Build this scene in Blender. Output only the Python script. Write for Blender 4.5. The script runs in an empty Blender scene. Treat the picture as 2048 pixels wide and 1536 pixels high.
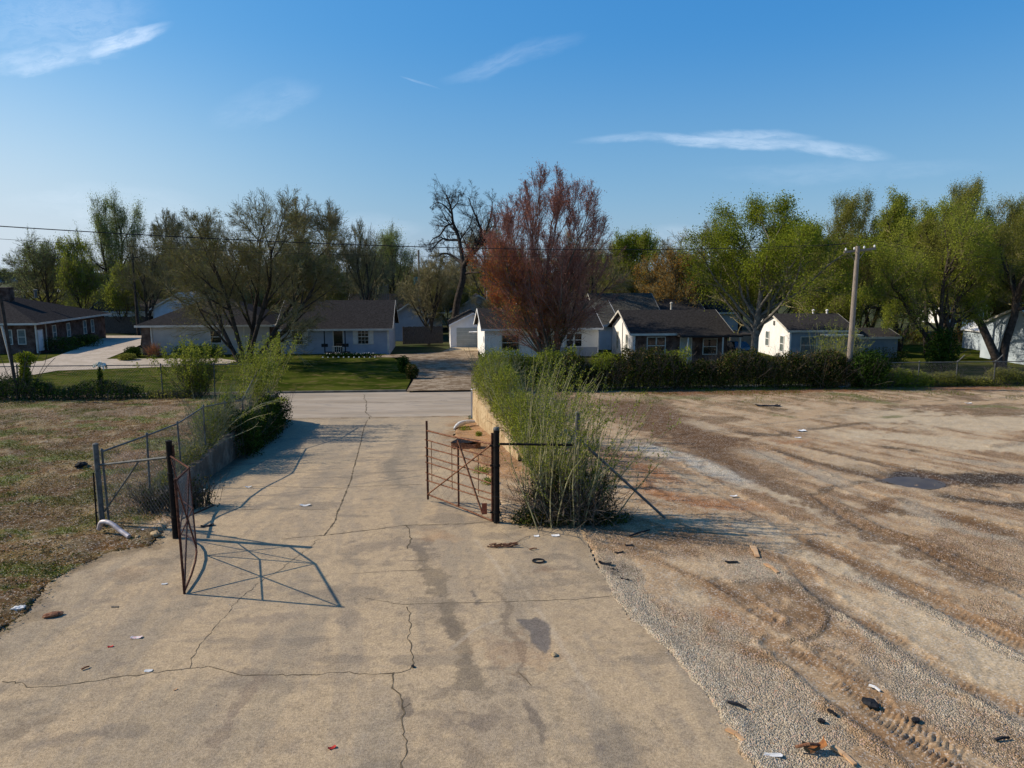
import bpy, math, random
import numpy as np
from mathutils import Vector
R = math.radians
scene = bpy.context.scene
COL = scene.collection
# ------------------------------------------------------------------ camera
CAM_H = 6.2; FPX = 1462.0; PITCH = math.atan(225 / FPX)
cam_d = bpy.data.cameras.new('camera'); cam = bpy.data.objects.new('camera', cam_d); COL.objects.link(cam)
cam_d.sensor_width = 36; cam_d.lens = 36 * FPX / 2048; cam_d.clip_start = .1; cam_d.clip_end = 9000
cam.location = (0, 0, CAM_H); cam.rotation_euler = (math.pi / 2 - PITCH, 0, 0)
scene.camera = cam
# ------------------------------------------------------------------ light
SUN_EL, SUN_AZ = 35.0, -80.0           # azimuth clockwise from +Y: the sun stands to the left, a little ahead
sun_d = bpy.data.lights.new('sun', 'SUN'); sun_d.energy = 5.0; sun_d.angle = R(.5); sun_d.color = (1, .9, .75)
sun = bpy.data.objects.new('sun', sun_d); COL.objects.link(sun)
sdir = Vector((math.sin(R(SUN_AZ)) * math.cos(R(SUN_EL)), math.cos(R(SUN_AZ)) * math.cos(R(SUN_EL)), math.sin(R(SUN_EL))))
sun.rotation_euler = sdir.to_track_quat('Z', 'Y').to_euler(); sun.location = (-30, 5, 30)
scene.view_settings.view_transform = 'Standard'; scene.view_settings.look = 'None'
scene.view_settings.exposure = .12; scene.view_settings.gamma = 1
world = bpy.data.worlds.new('World'); scene.world = world; world.use_nodes = True

def ray(u, v):
    a = (u - 1024) / FPX; b = (768 - v) / FPX
    return (a, math.cos(PITCH) + b * math.sin(PITCH), -math.sin(PITCH) + b * math.cos(PITCH))

def W(u, v, Y):                        # measured point: pixel of the photo + distance -> world
    r = ray(u, v); t = Y / r[1]
    return (r[0] * t, Y, CAM_H + r[2] * t)

def G(u, v, z=0.0):
    r = ray(u, v); t = (z - CAM_H) / r[2]
    return (r[0] * t, r[1] * t)

class NT:
    """small helper round a node tree"""
    def __init__(s, tree):
        s.t = tree; s.n = tree.nodes; s.l = tree.links
    def node(s, typ, **kw):
        n = s.n.new(typ)
        for k, v in kw.items():
            if k.startswith('i_'):
                key = k[2:]; key = int(key) if key.isdigit() else key
                s.put(n.inputs[key], v)
            else: setattr(n, k, v)
        return n
    def put(s, sock, v):
        if hasattr(v, 'is_output') or hasattr(v, 'links'): s.l.new(v, sock)
        else: sock.default_value = v
    def math(s, op, a, b=None, c=None, clamp=False):
        n = s.n.new('ShaderNodeMath'); n.operation = op; n.use_clamp = clamp
        s.put(n.inputs[0], a)
        if b is not None: s.put(n.inputs[1], b)
        if c is not None: s.put(n.inputs[2], c)
        return n.outputs[0]
    def mix(s, f, a, b, mode='MIX'):
        n = s.n.new('ShaderNodeMix'); n.data_type = 'RGBA'; n.blend_type = mode
        s.put(n.inputs[0], f); s.put(n.inputs[6], a); s.put(n.inputs[7], b)
        return n.outputs[2]
    def noise(s, vec, scale, detail=3, rough=.55, dist=0):
        n = s.n.new('ShaderNodeTexNoise'); s.put(n.inputs['Vector'], vec)
        n.inputs['Scale'].default_value = scale; n.inputs['Detail'].default_value = detail
        n.inputs['Roughness'].default_value = rough; n.inputs['Distortion'].default_value = dist
        return n.outputs[0]
    def ramp(s, f, lo, hi, a=0., b=1.):
        n = s.n.new('ShaderNodeMapRange'); n.interpolation_type = 'SMOOTHSTEP'
        s.put(n.inputs[0], f); n.inputs[1].default_value = lo; n.inputs[2].default_value = hi
        n.inputs[3].default_value = a; n.inputs[4].default_value = b
        return n.outputs[0]
    def pos(s): return s.n.new('ShaderNodeNewGeometry').outputs['Position']
    def obj(s): return s.n.new('ShaderNodeTexCoord').outputs['Object']
def c4(c): return (c[0], c[1], c[2], 1)

# sky: Nishita + thin cirrus set out by world direction
w = NT(world.node_tree); w.n.clear()
sky = w.node('ShaderNodeTexSky', sky_type='NISHITA', sun_disc=False, sun_elevation=R(SUN_EL), sun_rotation=R(SUN_AZ % 360), altitude=400, air_density=1.0, dust_density=.6, ozone_density=1.2)
tc = w.node('ShaderNodeTexCoord').outputs['Generated']
sep = w.node('ShaderNodeSeparateXYZ', i_0=tc)
gx = w.math('DIVIDE', sep.outputs[0], w.math('MAXIMUM', sep.outputs[1], .05))
gz_ = w.math('DIVIDE', sep.outputs[2], w.math('MAXIMUM', sep.outputs[1], .05))
cmb = w.node('ShaderNodeCombineXYZ', i_0=gx, i_1=gz_)
def streak(u0, v0, u1, v1, wid, dens, curve=0.0):
    a = ray(u0, v0); b = ray(u1, v1)
    ax, az, bx, bz = a[0] / a[1], a[2] / a[1], b[0] / b[1], b[2] / b[1]
    cx, cz = (ax + bx) / 2, (az + bz) / 2; hl = math.hypot(bx - ax, bz - az) / 2
    dx, dz = (bx - ax) / 2 / hl, (bz - az) / 2 / hl
    px_ = w.math('SUBTRACT', gx, cx); pz = w.math('SUBTRACT', gz_, cz)
    al = w.math('ADD', w.math('MULTIPLY', px_, dx), w.math('MULTIPLY', pz, dz))
    ac = w.math('ADD', w.math('MULTIPLY', px_, -dz), w.math('MULTIPLY', pz, dx))
    v1_ = w.node('ShaderNodeCombineXYZ', i_0=w.math('MULTIPLY', al, 1.0), i_1=w.math('MULTIPLY', ac, 2.5), i_2=u0 * .01)
    nz = w.noise(v1_.outputs[0], 9, 5, .6)
    ac = w.math('ADD', ac, w.math('MULTIPLY', w.math('SUBTRACT', nz, .5), wid / FPX * 2.2))
    if curve: ac = w.math('ADD', ac, w.math('MULTIPLY', w.math('SINE', w.math('MULTIPLY', al, 14.)), curve / FPX))
    q = w.math('ADD', w.math('POWER', w.math('ABSOLUTE', w.math('DIVIDE', al, hl)), 2.0), w.math('POWER', w.math('ABSOLUTE', w.math('DIVIDE', ac, wid / FPX)), 2.0))
    fi = w.noise(w.node('ShaderNodeCombineXYZ', i_0=w.math('MULTIPLY', al, 3.), i_1=w.math('MULTIPLY', ac, 16.), i_2=u1 * .013).outputs[0], 9, 6, .65, .6)
    return w.math('MULTIPLY', w.math('MULTIPLY', w.ramp(q, 1.25, 0., 0., dens), w.ramp(nz, .3, .65, .3, 1.)), w.ramp(fi, .3, .62, .45, 1.))
cl = None
for a in [(150, 108, 345, 52, 22, .52), (-40, 135, 240, 95, 30, .34), (1160, 282, 1700, 284, 13, .38, 5), (1540, 278, 1790, 318, 15, .3), (1380, 268, 1640, 276, 14, .26), (880, 160, 1170, 72, 22, .12), (420, 250, 640, 170, 34, .12),
          (-60, 40, 330, 30, 80, .16), (1380, 352, 2000, 330, 22, .07), (1290, 470, 1430, 478, 26, .18), (0, 400, 420, 415, 40, .12), (640, 445, 850, 455, 22, .12), (800, 152, 880, 178, 2.5, .16)]:
    m_ = streak(*a); cl = m_ if cl is None else w.math('MAXIMUM', cl, m_)
# camera-like colour response of the blue (deeper away from the sun), then the pale band of air at the horizon
sc_ = w.node('ShaderNodeSeparateColor', i_0=sky.outputs[0])
rgb_ = [w.math('MULTIPLY', w.math('POWER', w.math('MULTIPLY', sc_.outputs[i], .11 * s_), p_), a_ / .125) for i, (a_, p_, s_) in enumerate([(1.15, 1.65, 1.0), (.83, .86, 1.0), (.9, .5, 1.1)])]
skyc = w.node('ShaderNodeCombineColor', i_0=rgb_[0], i_1=rgb_[1], i_2=rgb_[2]).outputs[0]
skyc = w.mix(w.math('MULTIPLY', w.ramp(sep.outputs[2], .3, -.02, 0., .9), w.ramp(gx, 0., -.75, .45, 1.)), skyc, (4.1, 5.4, 6.2, 1))
dk = w.math('SUBTRACT', 1., w.math('MULTIPLY', w.math('MULTIPLY', w.ramp(sep.outputs[2], .38, .05, 0., 1.), w.ramp(gx, -.7, -.1, 0., 1.)), .2))
skyc = w.mix(1., skyc, w.node('ShaderNodeCombineColor', i_0=w.math('POWER', dk, 1.6), i_1=dk, i_2=w.math('POWER', dk, .7)).outputs[0], 'MULTIPLY')      # air is clearer away from the sun
fin = w.mix(cl, skyc, (8.2, 9.0, 10.2, 1))
bg = w.node('ShaderNodeBackground', i_Color=fin, i_Strength=.12)
out = w.node('ShaderNodeOutputWorld'); w.l.new(bg.outputs[0], out.inputs[0])

# ------------------------------------------------------------------ mesh helpers
def mk_mesh(name, parts, mats, attrs=None, smooth=False):
    """parts: list of (V (n,3), F (k,4) or (k,3), material index)"""
    Vs, Fs, Ls, M = [], [], [], []; off = 0
    for V, F, mi in parts:
        V = np.asarray(V, np.float32).reshape(-1, 3); F = np.asarray(F, np.int32)
        if len(F) == 0: continue
        Vs.append(V); Fs.append((F + off).ravel()); Ls.append(np.full(len(F), F.shape[1], np.int32)); M.append(np.full(len(F), mi, np.int32)); off += len(V)
    me = bpy.data.meshes.new(name)
    V = np.concatenate(Vs); F = np.concatenate(Fs); L = np.concatenate(Ls); M = np.concatenate(M)
    me.vertices.add(len(V)); me.vertices.foreach_set('co', V.ravel())
    me.loops.add(len(F)); me.loops.foreach_set('vertex_index', F)
    me.polygons.add(len(L)); st = np.zeros(len(L), np.int32); st[1:] = np.cumsum(L)[:-1]
    me.polygons.foreach_set('loop_start', st); me.polygons.foreach_set('loop_total', L); me.polygons.foreach_set('material_index', M)
    me.polygons.foreach_set('use_smooth', np.full(len(L), bool(smooth)))
    for m in (mats if isinstance(mats, (list, tuple)) else [mats]): me.materials.append(m)
    if attrs:
        for k, arr in attrs.items():
            if arr.ndim == 2:
                a = me.attributes.new(k, 'FLOAT_COLOR', 'POINT'); a.data.foreach_set('color', np.concatenate([arr, np.ones((len(arr), 1))], 1).astype(np.float32).ravel())
            else:
                a = me.attributes.new(k, 'FLOAT', 'POINT'); a.data.foreach_set('value', arr.astype(np.float32))
    me.update(calc_edges=True); me.validate()
    return me

def link(name, me, parent=None, loc=None):
    o = bpy.data.objects.new(name, me); COL.objects.link(o)
    if parent: o.parent = parent
    if loc is not None: o.location = loc
    return o

def tag(o, label=None, cat=None, group=None, kind=None):
    if label: o['label'] = label
    if cat: o['category'] = cat
    if group: o['group'] = group
    if kind: o['kind'] = kind
    return o

def thing(name, label, cat, loc=(0, 0, 0), rz=0, group=None):
    o = bpy.data.objects.new(name, None); COL.objects.link(o); o.location = loc; o.rotation_euler = (0, 0, rz); o.empty_display_size = .2
    return tag(o, label, cat, group)

class MB:
    def __init__(s): s.p = []
    def raw(s, V, F, m=0): s.p.append((np.array(V, float), np.array(F), m)); return s
    def box(s, a, b, m=0):
        x0, y0, z0 = a; x1, y1, z1 = b
        V = [(x0, y0, z0), (x1, y0, z0), (x1, y1, z0), (x0, y1, z0), (x0, y0, z1), (x1, y0, z1), (x1, y1, z1), (x0, y1, z1)]
        return s.raw(V, [(0, 3, 2, 1), (4, 5, 6, 7), (0, 1, 5, 4), (1, 2, 6, 5), (2, 3, 7, 6), (3, 0, 4, 7)], m)
    def beam(s, p, q, w, h, m=0, up=(0, 0, 1)):
        p, q = Vector(p), Vector(q); d = (q - p).normalized(); sx = d.cross(Vector(up))
        if sx.length < 1e-4: sx = Vector((1, 0, 0))
        sx.normalize(); uz = sx.cross(d)
        V = [t + sx * (a * w / 2) + uz * (b * h / 2) for t in (p, q) for a, b in ((-1, -1), (1, -1), (1, 1), (-1, 1))]
        return s.raw([tuple(v) for v in V], [(3, 2, 1, 0), (4, 5, 6, 7), (0, 1, 5, 4), (1, 2, 6, 5), (2, 3, 7, 6), (3, 0, 4, 7)], m)
    def tube(s, pts, r, n=8, m=0, cap=True):
        pts = np.array(pts, float)[None]; r = np.full(pts.shape[:2], r) if np.isscalar(r) else np.array(r, float)[None]
        V, F = tubes(pts, r, n); s.p.append((V, F, m))
        if cap:
            for e in (0, pts.shape[1] - 1):
                ring = V.reshape(-1, n, 3)[e]; c = ring.mean(0)
                s.p.append((np.vstack([ring, c]), np.array([(i, (i + 1) % n, n) if e else ((i + 1) % n, i, n) for i in range(n)]), m))
        return s
    def lathe(s, c, prof, n=12, m=0):
        V = []; F = []
        for (r, z) in prof:
            for k in range(n):
                a = 2 * math.pi * k / n; V.append((c[0] + r * math.cos(a), c[1] + r * math.sin(a), c[2] + z))
        for i in range(len(prof) - 1):
            for k in range(n): F.append((i * n + k, i * n + (k + 1) % n, (i + 1) * n + (k + 1) % n, (i + 1) * n + k))
        return s.raw(V, F, m)
    def build(s, name, mats, parent=None, loc=None, smooth=False):
        return link(name, mk_mesh(name, s.p, mats, smooth=smooth), parent, loc)

def norm(a): return a / np.maximum(np.linalg.norm(a, axis=-1, keepdims=True), 1e-9)

def tubes(P, Rd, n):
    """P (N,M,3) polylines, Rd (N,M) radii"""
    N, M, _ = P.shape
    T = np.empty_like(P); T[:, 1:-1] = P[:, 2:] - P[:, :-2]; T[:, 0] = P[:, 1] - P[:, 0]; T[:, -1] = P[:, -1] - P[:, -2]
    T = norm(T); main = norm(P[:, -1] - P[:, 0])[:, None, :]
    ref = np.where(np.abs(main[..., 2:3]) > .8, np.array([1., 0, 0]), np.array([0, 0, 1.]))
    A = norm(np.cross(T, np.broadcast_to(ref, T.shape))); B = np.cross(T, A)
    ang = np.arange(n) * 2 * math.pi / n
    V = P[:, :, None, :] + Rd[:, :, None, None] * (A[:, :, None, :] * np.cos(ang)[:, None] + B[:, :, None, :] * np.sin(ang)[:, None])
    k = np.arange(n); k2 = (k + 1) % n
    base = (np.arange(N)[:, None] * M + np.arange(M - 1)[None]) * n
    F = np.stack([base[..., None] + k2, base[..., None] + k, base[..., None] + n + k, base[..., None] + n + k2], -1)
    return V.reshape(-1, 3), F.reshape(-1, 4)

def leaves(rng, C, size, flat=0., aspect=.6):
    N = len(C); a = norm(rng.normal(size=(N, 3)) * np.array([1, 1, 1 - flat])); b = norm(np.cross(a, rng.normal(size=(N, 3))))
    sz = (size * rng.uniform(.6, 1.35, N))[:, None]
    V = np.stack([C - a * sz, C + b * sz * aspect, C + a * sz, C - b * sz * aspect], 1)
    return V.reshape(-1, 3), np.arange(N * 4).reshape(-1, 4)

def rnd_attr(rng, V, k=4): return np.repeat(rng.random(len(V) // k + 1), k)[:len(V)]

# numpy value noise
_T = np.random.default_rng(5).random((256, 256))
def vn(x, y):
    xi = np.floor(x).astype(int); yi = np.floor(y).astype(int); fx = x - xi; fy = y - yi
    fx = fx * fx * (3 - 2 * fx); fy = fy * fy * (3 - 2 * fy)
    a = _T[xi & 255, yi & 255]; b = _T[(xi + 1) & 255, yi & 255]; c = _T[xi & 255, (yi + 1) & 255]; d = _T[(xi + 1) & 255, (yi + 1) & 255]
    return (a * (1 - fx) + b * fx) * (1 - fy) + (c * (1 - fx) + d * fx) * fy
def fbm(x, y, o=4, s=0):
    r = 0; t = 0; a = 1.
    for i in range(o):
        r = r + a * vn(x + 17.3 * i + s * 31.7, y - 9.1 * i + s * 12.9); t += a; a *= .5; x = x * 2.03; y = y * 2.03
    return r / t
def ss(x, a, b):
    t = np.clip((x - a) / (b - a), 0, 1); return t * t * (3 - 2 * t)

# ------------------------------------------------------------------ terrain shape
def Ye(x): return 36.8 + .08 * (x + 13)          # far edge of the lots
def Yn(x): return 39.1 + .085 * (x + 7.3)        # near edge of the street
def Yf(x): return 47.65 + .085 * (x + 6.6)       # far kerb
def Lx(y): return -9.5 - .135 * (y - 18)         # left retaining wall
def Rx(y): return .25 - .164 * (y - 24)          # right retaining wall
RY = [0, 18, 22, 24.6, 30.4, 35, 38.5, 40, 99]; RZ = [0, 0, -.08, -.22, -.77, -1.3, -1.6, -1.65, -1.65]
RYL = [0, 18, 20, 22, 24.6, 30.4, 35, 38.5, 40, 99]; RZL = [0, 0, -.18, -.46, -.8, -1.28, -1.54, -1.64, -1.65, -1.65]   # the ramp sinks sooner along its left side
def base_z(x, y):
    x = np.asarray(x, float); y = np.asarray(y, float)
    cr = np.clip((x - Lx(y)) / (Rx(y) - Lx(y)), 0, 1); ramp = np.interp(y, RY, RZ) * cr + np.interp(y, RYL, RZL) * (1 - cr)
    lot = -1.65 * ss(y - Ye(x), .5, 2.2)
    inl = ss(x - Lx(y), -.22, -.12)
    wr = np.where(y < 24.5, 1.1, .1)
    inr = 1 - ss(x - Rx(y), .1, .1 + wr)
    f = inl * inr
    return lot * (1 - f) + ramp * f
def gz(x, y): return float(base_z(x, y))

def polydist(X, Y, pts):
    """distance to a world polyline, arclength at the nearest point, signed side"""
    D = np.full(X.shape, 1e9); S = np.zeros(X.shape); SG = np.zeros(X.shape); acc = 0
    for (x0, y0), (x1, y1) in zip(pts[:-1], pts[1:]):
        dx, dy = x1 - x0, y1 - y0; L = math.hypot(dx, dy)
        t = np.clip(((X - x0) * dx + (Y - y0) * dy) / (L * L), 0, 1)
        ex, ey = X - x0 - t * dx, Y - y0 - t * dy; d = np.hypot(ex, ey); m = d < D
        D = np.where(m, d, D); S = np.where(m, acc + t * L, S); SG = np.where(m, np.sign(dx * ey - dy * ex), SG); acc += L
    return D, S, SG
def gpts(l, z=0.0): return [G(u, v, z) for u, v in l]
def smooth_pts(p, n=6):
    p = [Vector((a, b, 0)) for a, b in p]; out = []
    for i in range(len(p) - 1):
        a = p[max(i - 1, 0)]; b = p[i]; c = p[i + 1]; d = p[min(i + 2, len(p) - 1)]
        for k in range(n):
            t = k / n
            q = .5 * ((2 * b) + (c - a) * t + (2 * a - 5 * b + 4 * c - d) * t * t + (3 * b - a - 3 * c + d) * t ** 3); out.append((q.x, q.y))
    out.append((p[-1].x, p[-1].y)); return out
def inpoly(X, Y, P):
    c = np.zeros(X.shape, bool); n = len(P); j = n - 1
    for i in range(n):
        xi, yi = P[i]; xj, yj = P[j]
        k = ((yi > Y) != (yj > Y)) & (X < (xj - xi) * (Y - yi) / ((yj - yi) or 1e-9) + xi); c ^= k; j = i
    return c
def sdf(X, Y, P):
    d, _, _ = polydist(X, Y, P + [P[0]]); return np.where(inpoly(X, Y, P), -d, d)
# distances on the sloping ramp: find the ground point of a pixel by marching
def GR(u, v):
    r = ray(u, v); t = 5.
    for _ in range(60):
        z = CAM_H + r[2] * t; g = gz(r[0] * t, r[1] * t); t += (z - g) / -r[2] * .7
    return (r[0] * t, r[1] * t)

# ------------------------------------------------------------------ materials
def mat(name, c1, c2=None, scale=3, rough=.85, bump=0, bscale=30, metal=0, detail=4, c3=None, coord='obj', spec=.1, stretch=None, lo=.35, hi=.65):
    m = bpy.data.materials.new(name); m.use_nodes = True; t = NT(m.node_tree); p = t.n['Principled BSDF']
    v = t.obj() if coord == 'obj' else t.pos()
    if stretch:
        mp = t.node('ShaderNodeMapping', i_Vector=v); mp.inputs['Scale'].default_value = stretch; v = mp.outputs[0]
    col = c4(c1)
    if c2 is not None: col = t.mix(t.ramp(t.noise(v, scale, detail), lo, hi), c4(c1), c4(c2))
    if c3 is not None: col = t.mix(t.ramp(t.noise(v, scale * 4.3, detail), .52, .7), col, c4(c3))
    t.put(p.inputs['Base Color'], col); p.inputs['Roughness'].default_value = rough; p.inputs['Metallic'].default_value = metal
    p.inputs['Specular IOR Level'].default_value = spec
    if bump:
        b = t.node('ShaderNodeBump', i_Strength=min(bump, 1), i_Distance=.02 * max(1, bump), i_Height=t.noise(v, bscale, 5, .65)); t.l.new(b.outputs[0], p.inputs['Normal'])
    return m

def leafmat(name, c1, c2, trans=.35, clump=.6, c3=None):
    m = bpy.data.materials.new(name); m.use_nodes = True; t = NT(m.node_tree); t.n.clear()
    a = t.node('ShaderNodeAttribute', attribute_name='rnd').outputs['Fac']
    f = t.math('ADD', t.math('MULTIPLY', t.noise(t.obj(), clump, 2), .9), t.math('MULTIPLY', a, .6))
    col = t.mix(t.ramp(f, .45, 1.0), c4(c1), c4(c2))
    if c3 is not None: col = t.mix(t.ramp(a, .72, .78), col, c4(c3))
    d = t.node('ShaderNodeBsdfDiffuse', i_Color=col); tr = t.node('ShaderNodeBsdfTranslucent', i_Color=col)
    mx = t.node('ShaderNodeMixShader', i_0=trans); t.l.new(d.outputs[0], mx.inputs[1]); t.l.new(tr.outputs[0], mx.inputs[2])
    o = t.node('ShaderNodeOutputMaterial'); t.l.new(mx.outputs[0], o.inputs[0]); return m
def siding(name, c, c2, pitch=.13):
    m = mat(name, c, c2, 1.2, .7); t = NT(m.node_tree); p = t.n['Principled BSDF']
    s = t.node('ShaderNodeSeparateXYZ', i_0=t.obj()); f = t.math('FRACT', t.math('DIVIDE', s.outputs[2], pitch))
    b = t.node('ShaderNodeBump', i_Strength=.35, i_Distance=.012, i_Height=t.math('SUBTRACT', 1., f)); t.l.new(b.outputs[0], p.inputs['Normal']); return m
def brickmat(name, c1, c2, mortar):
    m = mat(name, c1, c2); t = NT(m.node_tree); p = t.n['Principled BSDF']
    s = t.node('ShaderNodeSeparateXYZ', i_0=t.obj()); v = t.node('ShaderNodeCombineXYZ', i_0=t.math('ADD', s.outputs[0], s.outputs[1]), i_1=s.outputs[2])
    b = t.node('ShaderNodeTexBrick', i_Vector=v.outputs[0], i_Color1=c4(c1), i_Color2=c4(c2), i_Mortar=c4(mortar), i_Scale=1.0)
    b.inputs['Brick Width'].default_value = .24; b.inputs['Row Height'].default_value = .08; b.inputs['Mortar Size'].default_value = .012
    t.l.new(t.mix(t.ramp(t.noise(t.obj(), 1.5, 3), .3, .7), b.outputs[0], c4([x * .6 for x in c1]), 'MIX'), p.inputs['Base Color']); return m

M = {}
M['bark'] = mat('bark', (.075, .06, .045), (.14, .12, .095), 4, .95, 1, 14)
M['barkgrey'] = mat('grey bark', (.1, .09, .075), (.2, .18, .15), 4, .95, 1, 14)
M['barkdark'] = mat('dark bark', (.035, .028, .022), (.07, .055, .045), 4, .95, 1, 14)
M['twig'] = mat('twig bark', (.14, .115, .055), (.26, .22, .11), 2, 1.)
M['twigred'] = mat('reddish twig bark', (.2, .085, .06), (.33, .18, .14), 2, 1.)
M['twigpale'] = mat('pale stem', (.17, .15, .07), (.36, .33, .18), 3, .85)
M['l_green'] = leafmat('spring leaf', (.115, .145, .014), (.25, .28, .028), .4)
M['l_dark'] = leafmat('ivy leaf', (.015, .035, .007), (.06, .1, .016), .2, 1.5)
M['l_olive'] = leafmat('olive bud leaf', (.13, .135, .025), (.25, .24, .05), .4)
M['l_pale'] = leafmat('pale new leaf', (.17, .21, .06), (.3, .34, .11), .4)
M['l_yel'] = leafmat('yellow green leaf', (.16, .19, .025), (.29, .31, .045), .42)
M['l_red'] = leafmat('red maple bud', (.34, .085, .03), (.55, .19, .05), .3, .5, (.22, .19, .04))
M['l_purple'] = leafmat('purple maple bud', (.28, .11, .07), (.4, .19, .13), .3, .5)
M['l_orange'] = leafmat('orange brown bud', (.22, .11, .02), (.36, .2, .04))
M['l_hedge'] = leafmat('hedge leaf', (.02, .032, .006), (.07, .09, .016), .2, 1.2, (.16, .11, .045))
M['l_bright'] = leafmat('bright shrub leaf', (.12, .15, .018), (.29, .31, .045), .35, 1.)
M['l_dry'] = leafmat('dry leaf', (.13, .07, .025), (.4, .28, .13), .2, 2., (.09, .1, .02))
M['galv'] = mat('galvanised steel', (.08, .08, .072), (.14, .14, .125), 8, .75, metal=.1, spec=.3)
M['wire'] = mat('chain link wire', (.18, .18, .17), (.25, .25, .23), 5, .7, metal=.2)
M['rust'] = mat('rusty steel', (.16, .065, .035), (.3, .15, .08), 14, .85, .5, 60, c3=(.05, .025, .018))
M['rustdark'] = mat('dark rusty steel', (.045, .02, .014), (.12, .05, .03), 14, .85, .5, 60)
M['rustwire'] = mat('rusty wire', (.1, .05, .03), (.2, .12, .07), 9, .9)
M['darkpost'] = mat('black painted steel', (.008, .008, .008), (.02, .015, .012), 9, .6, .3, 50)
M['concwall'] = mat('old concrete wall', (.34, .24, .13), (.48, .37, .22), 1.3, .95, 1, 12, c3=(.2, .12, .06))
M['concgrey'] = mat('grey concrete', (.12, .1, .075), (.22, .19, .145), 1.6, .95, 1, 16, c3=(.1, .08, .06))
M['white'] = mat('white paint', (.72, .7, .66), (.8, .79, .76), 2, .6)
M['trim'] = mat('cream trim', (.5, .46, .38), (.6, .56, .48), 2, .6)
M['glass'] = mat('dark window glass', (.012, .014, .016), None, rough=.08, spec=.6)
M['glassgrey'] = mat('grey curtained glass', (.1, .13, .12), (.16, .18, .17), 3, .2)
M['roof'] = mat('dark shingles', (.022, .02, .019), (.046, .042, .04), 6, 1., 1, 8, c3=(.052, .048, .045), spec=0., stretch=(1, 1, 3))
M['roofbrown'] = mat('brown shingles', (.026, .023, .021), (.048, .043, .04), 6, 1., 1, 8, stretch=(1, 1, 3))
M['roofmoss'] = mat('mossy shingles', (.06, .055, .042), (.03, .027, .02), 2.5, .95, 1, 8, c3=(.17, .15, .12), stretch=(1, 1, 3))
M['roofpale'] = mat('white membrane roof', (.7, .68, .62), (.8, .78, .72), .4, .5)
M['wood'] = mat('weathered wood', (.2, .165, .13), (.33, .275, .22), 5, .9, .6, 30, c3=(.11, .085, .065), stretch=(9, 9, .6))
M['woodfence'] = mat('old fence boards', (.07, .055, .045), (.13, .105, .085), 3, .95, .6, 20, stretch=(8, 8, 1))
M['plank'] = mat('splintered plank', (.42, .24, .12), (.55, .36, .2), 6, .9, stretch=(1, 1, 1))
M['rubber'] = mat('black rubber', (.012, .012, .013), (.03, .03, .032), 6, .7)
M['plasticw'] = mat('dirty white plastic', (.55, .53, .48), (.72, .7, .66), 6, .5)
M['redpl'] = mat('red plastic', (.45, .04, .03), (.3, .03, .02), 6, .5)
# ------------------------------------------------------------------ ground of the lot
def fan(y0, y1, ry, s0, s1, ds):
    ys = np.exp(np.arange(math.log(y0), math.log(y1), ry)); sx = np.arange(s0, s1, ds)
    Y, S = np.meshgrid(ys, sx, indexing='ij'); X = S * Y
    return X, Y
def grid_faces(nr, nc, keep=None):
    i = np.arange(nr * nc).reshape(nr, nc); F = np.stack([i[:-1, :-1], i[:-1, 1:], i[1:, 1:], i[1:, :-1]], -1).reshape(-1, 4)
    if keep is not None: F = F[keep.ravel()[F].any(1)]
    return F
def compact(V, F, *arrs):
    u, inv = np.unique(F.ravel(), return_inverse=True); return (V[u], inv.reshape(F.shape)) + tuple(a[u] for a in arrs)
TAN = np.array([.44, .305, .175]); PALE = np.array([.51, .4, .26]); GRAV = np.array([.47, .39, .275]); RED = np.array([.3, .135, .055])
WETC = np.array([.055, .036, .021]); BRN = np.array([.135, .075, .036]); GRN = np.array([.10, .115, .028]); STRAW = np.array([.36, .27, .15]); OLIVE = np.array([.14, .12, .055])
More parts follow.
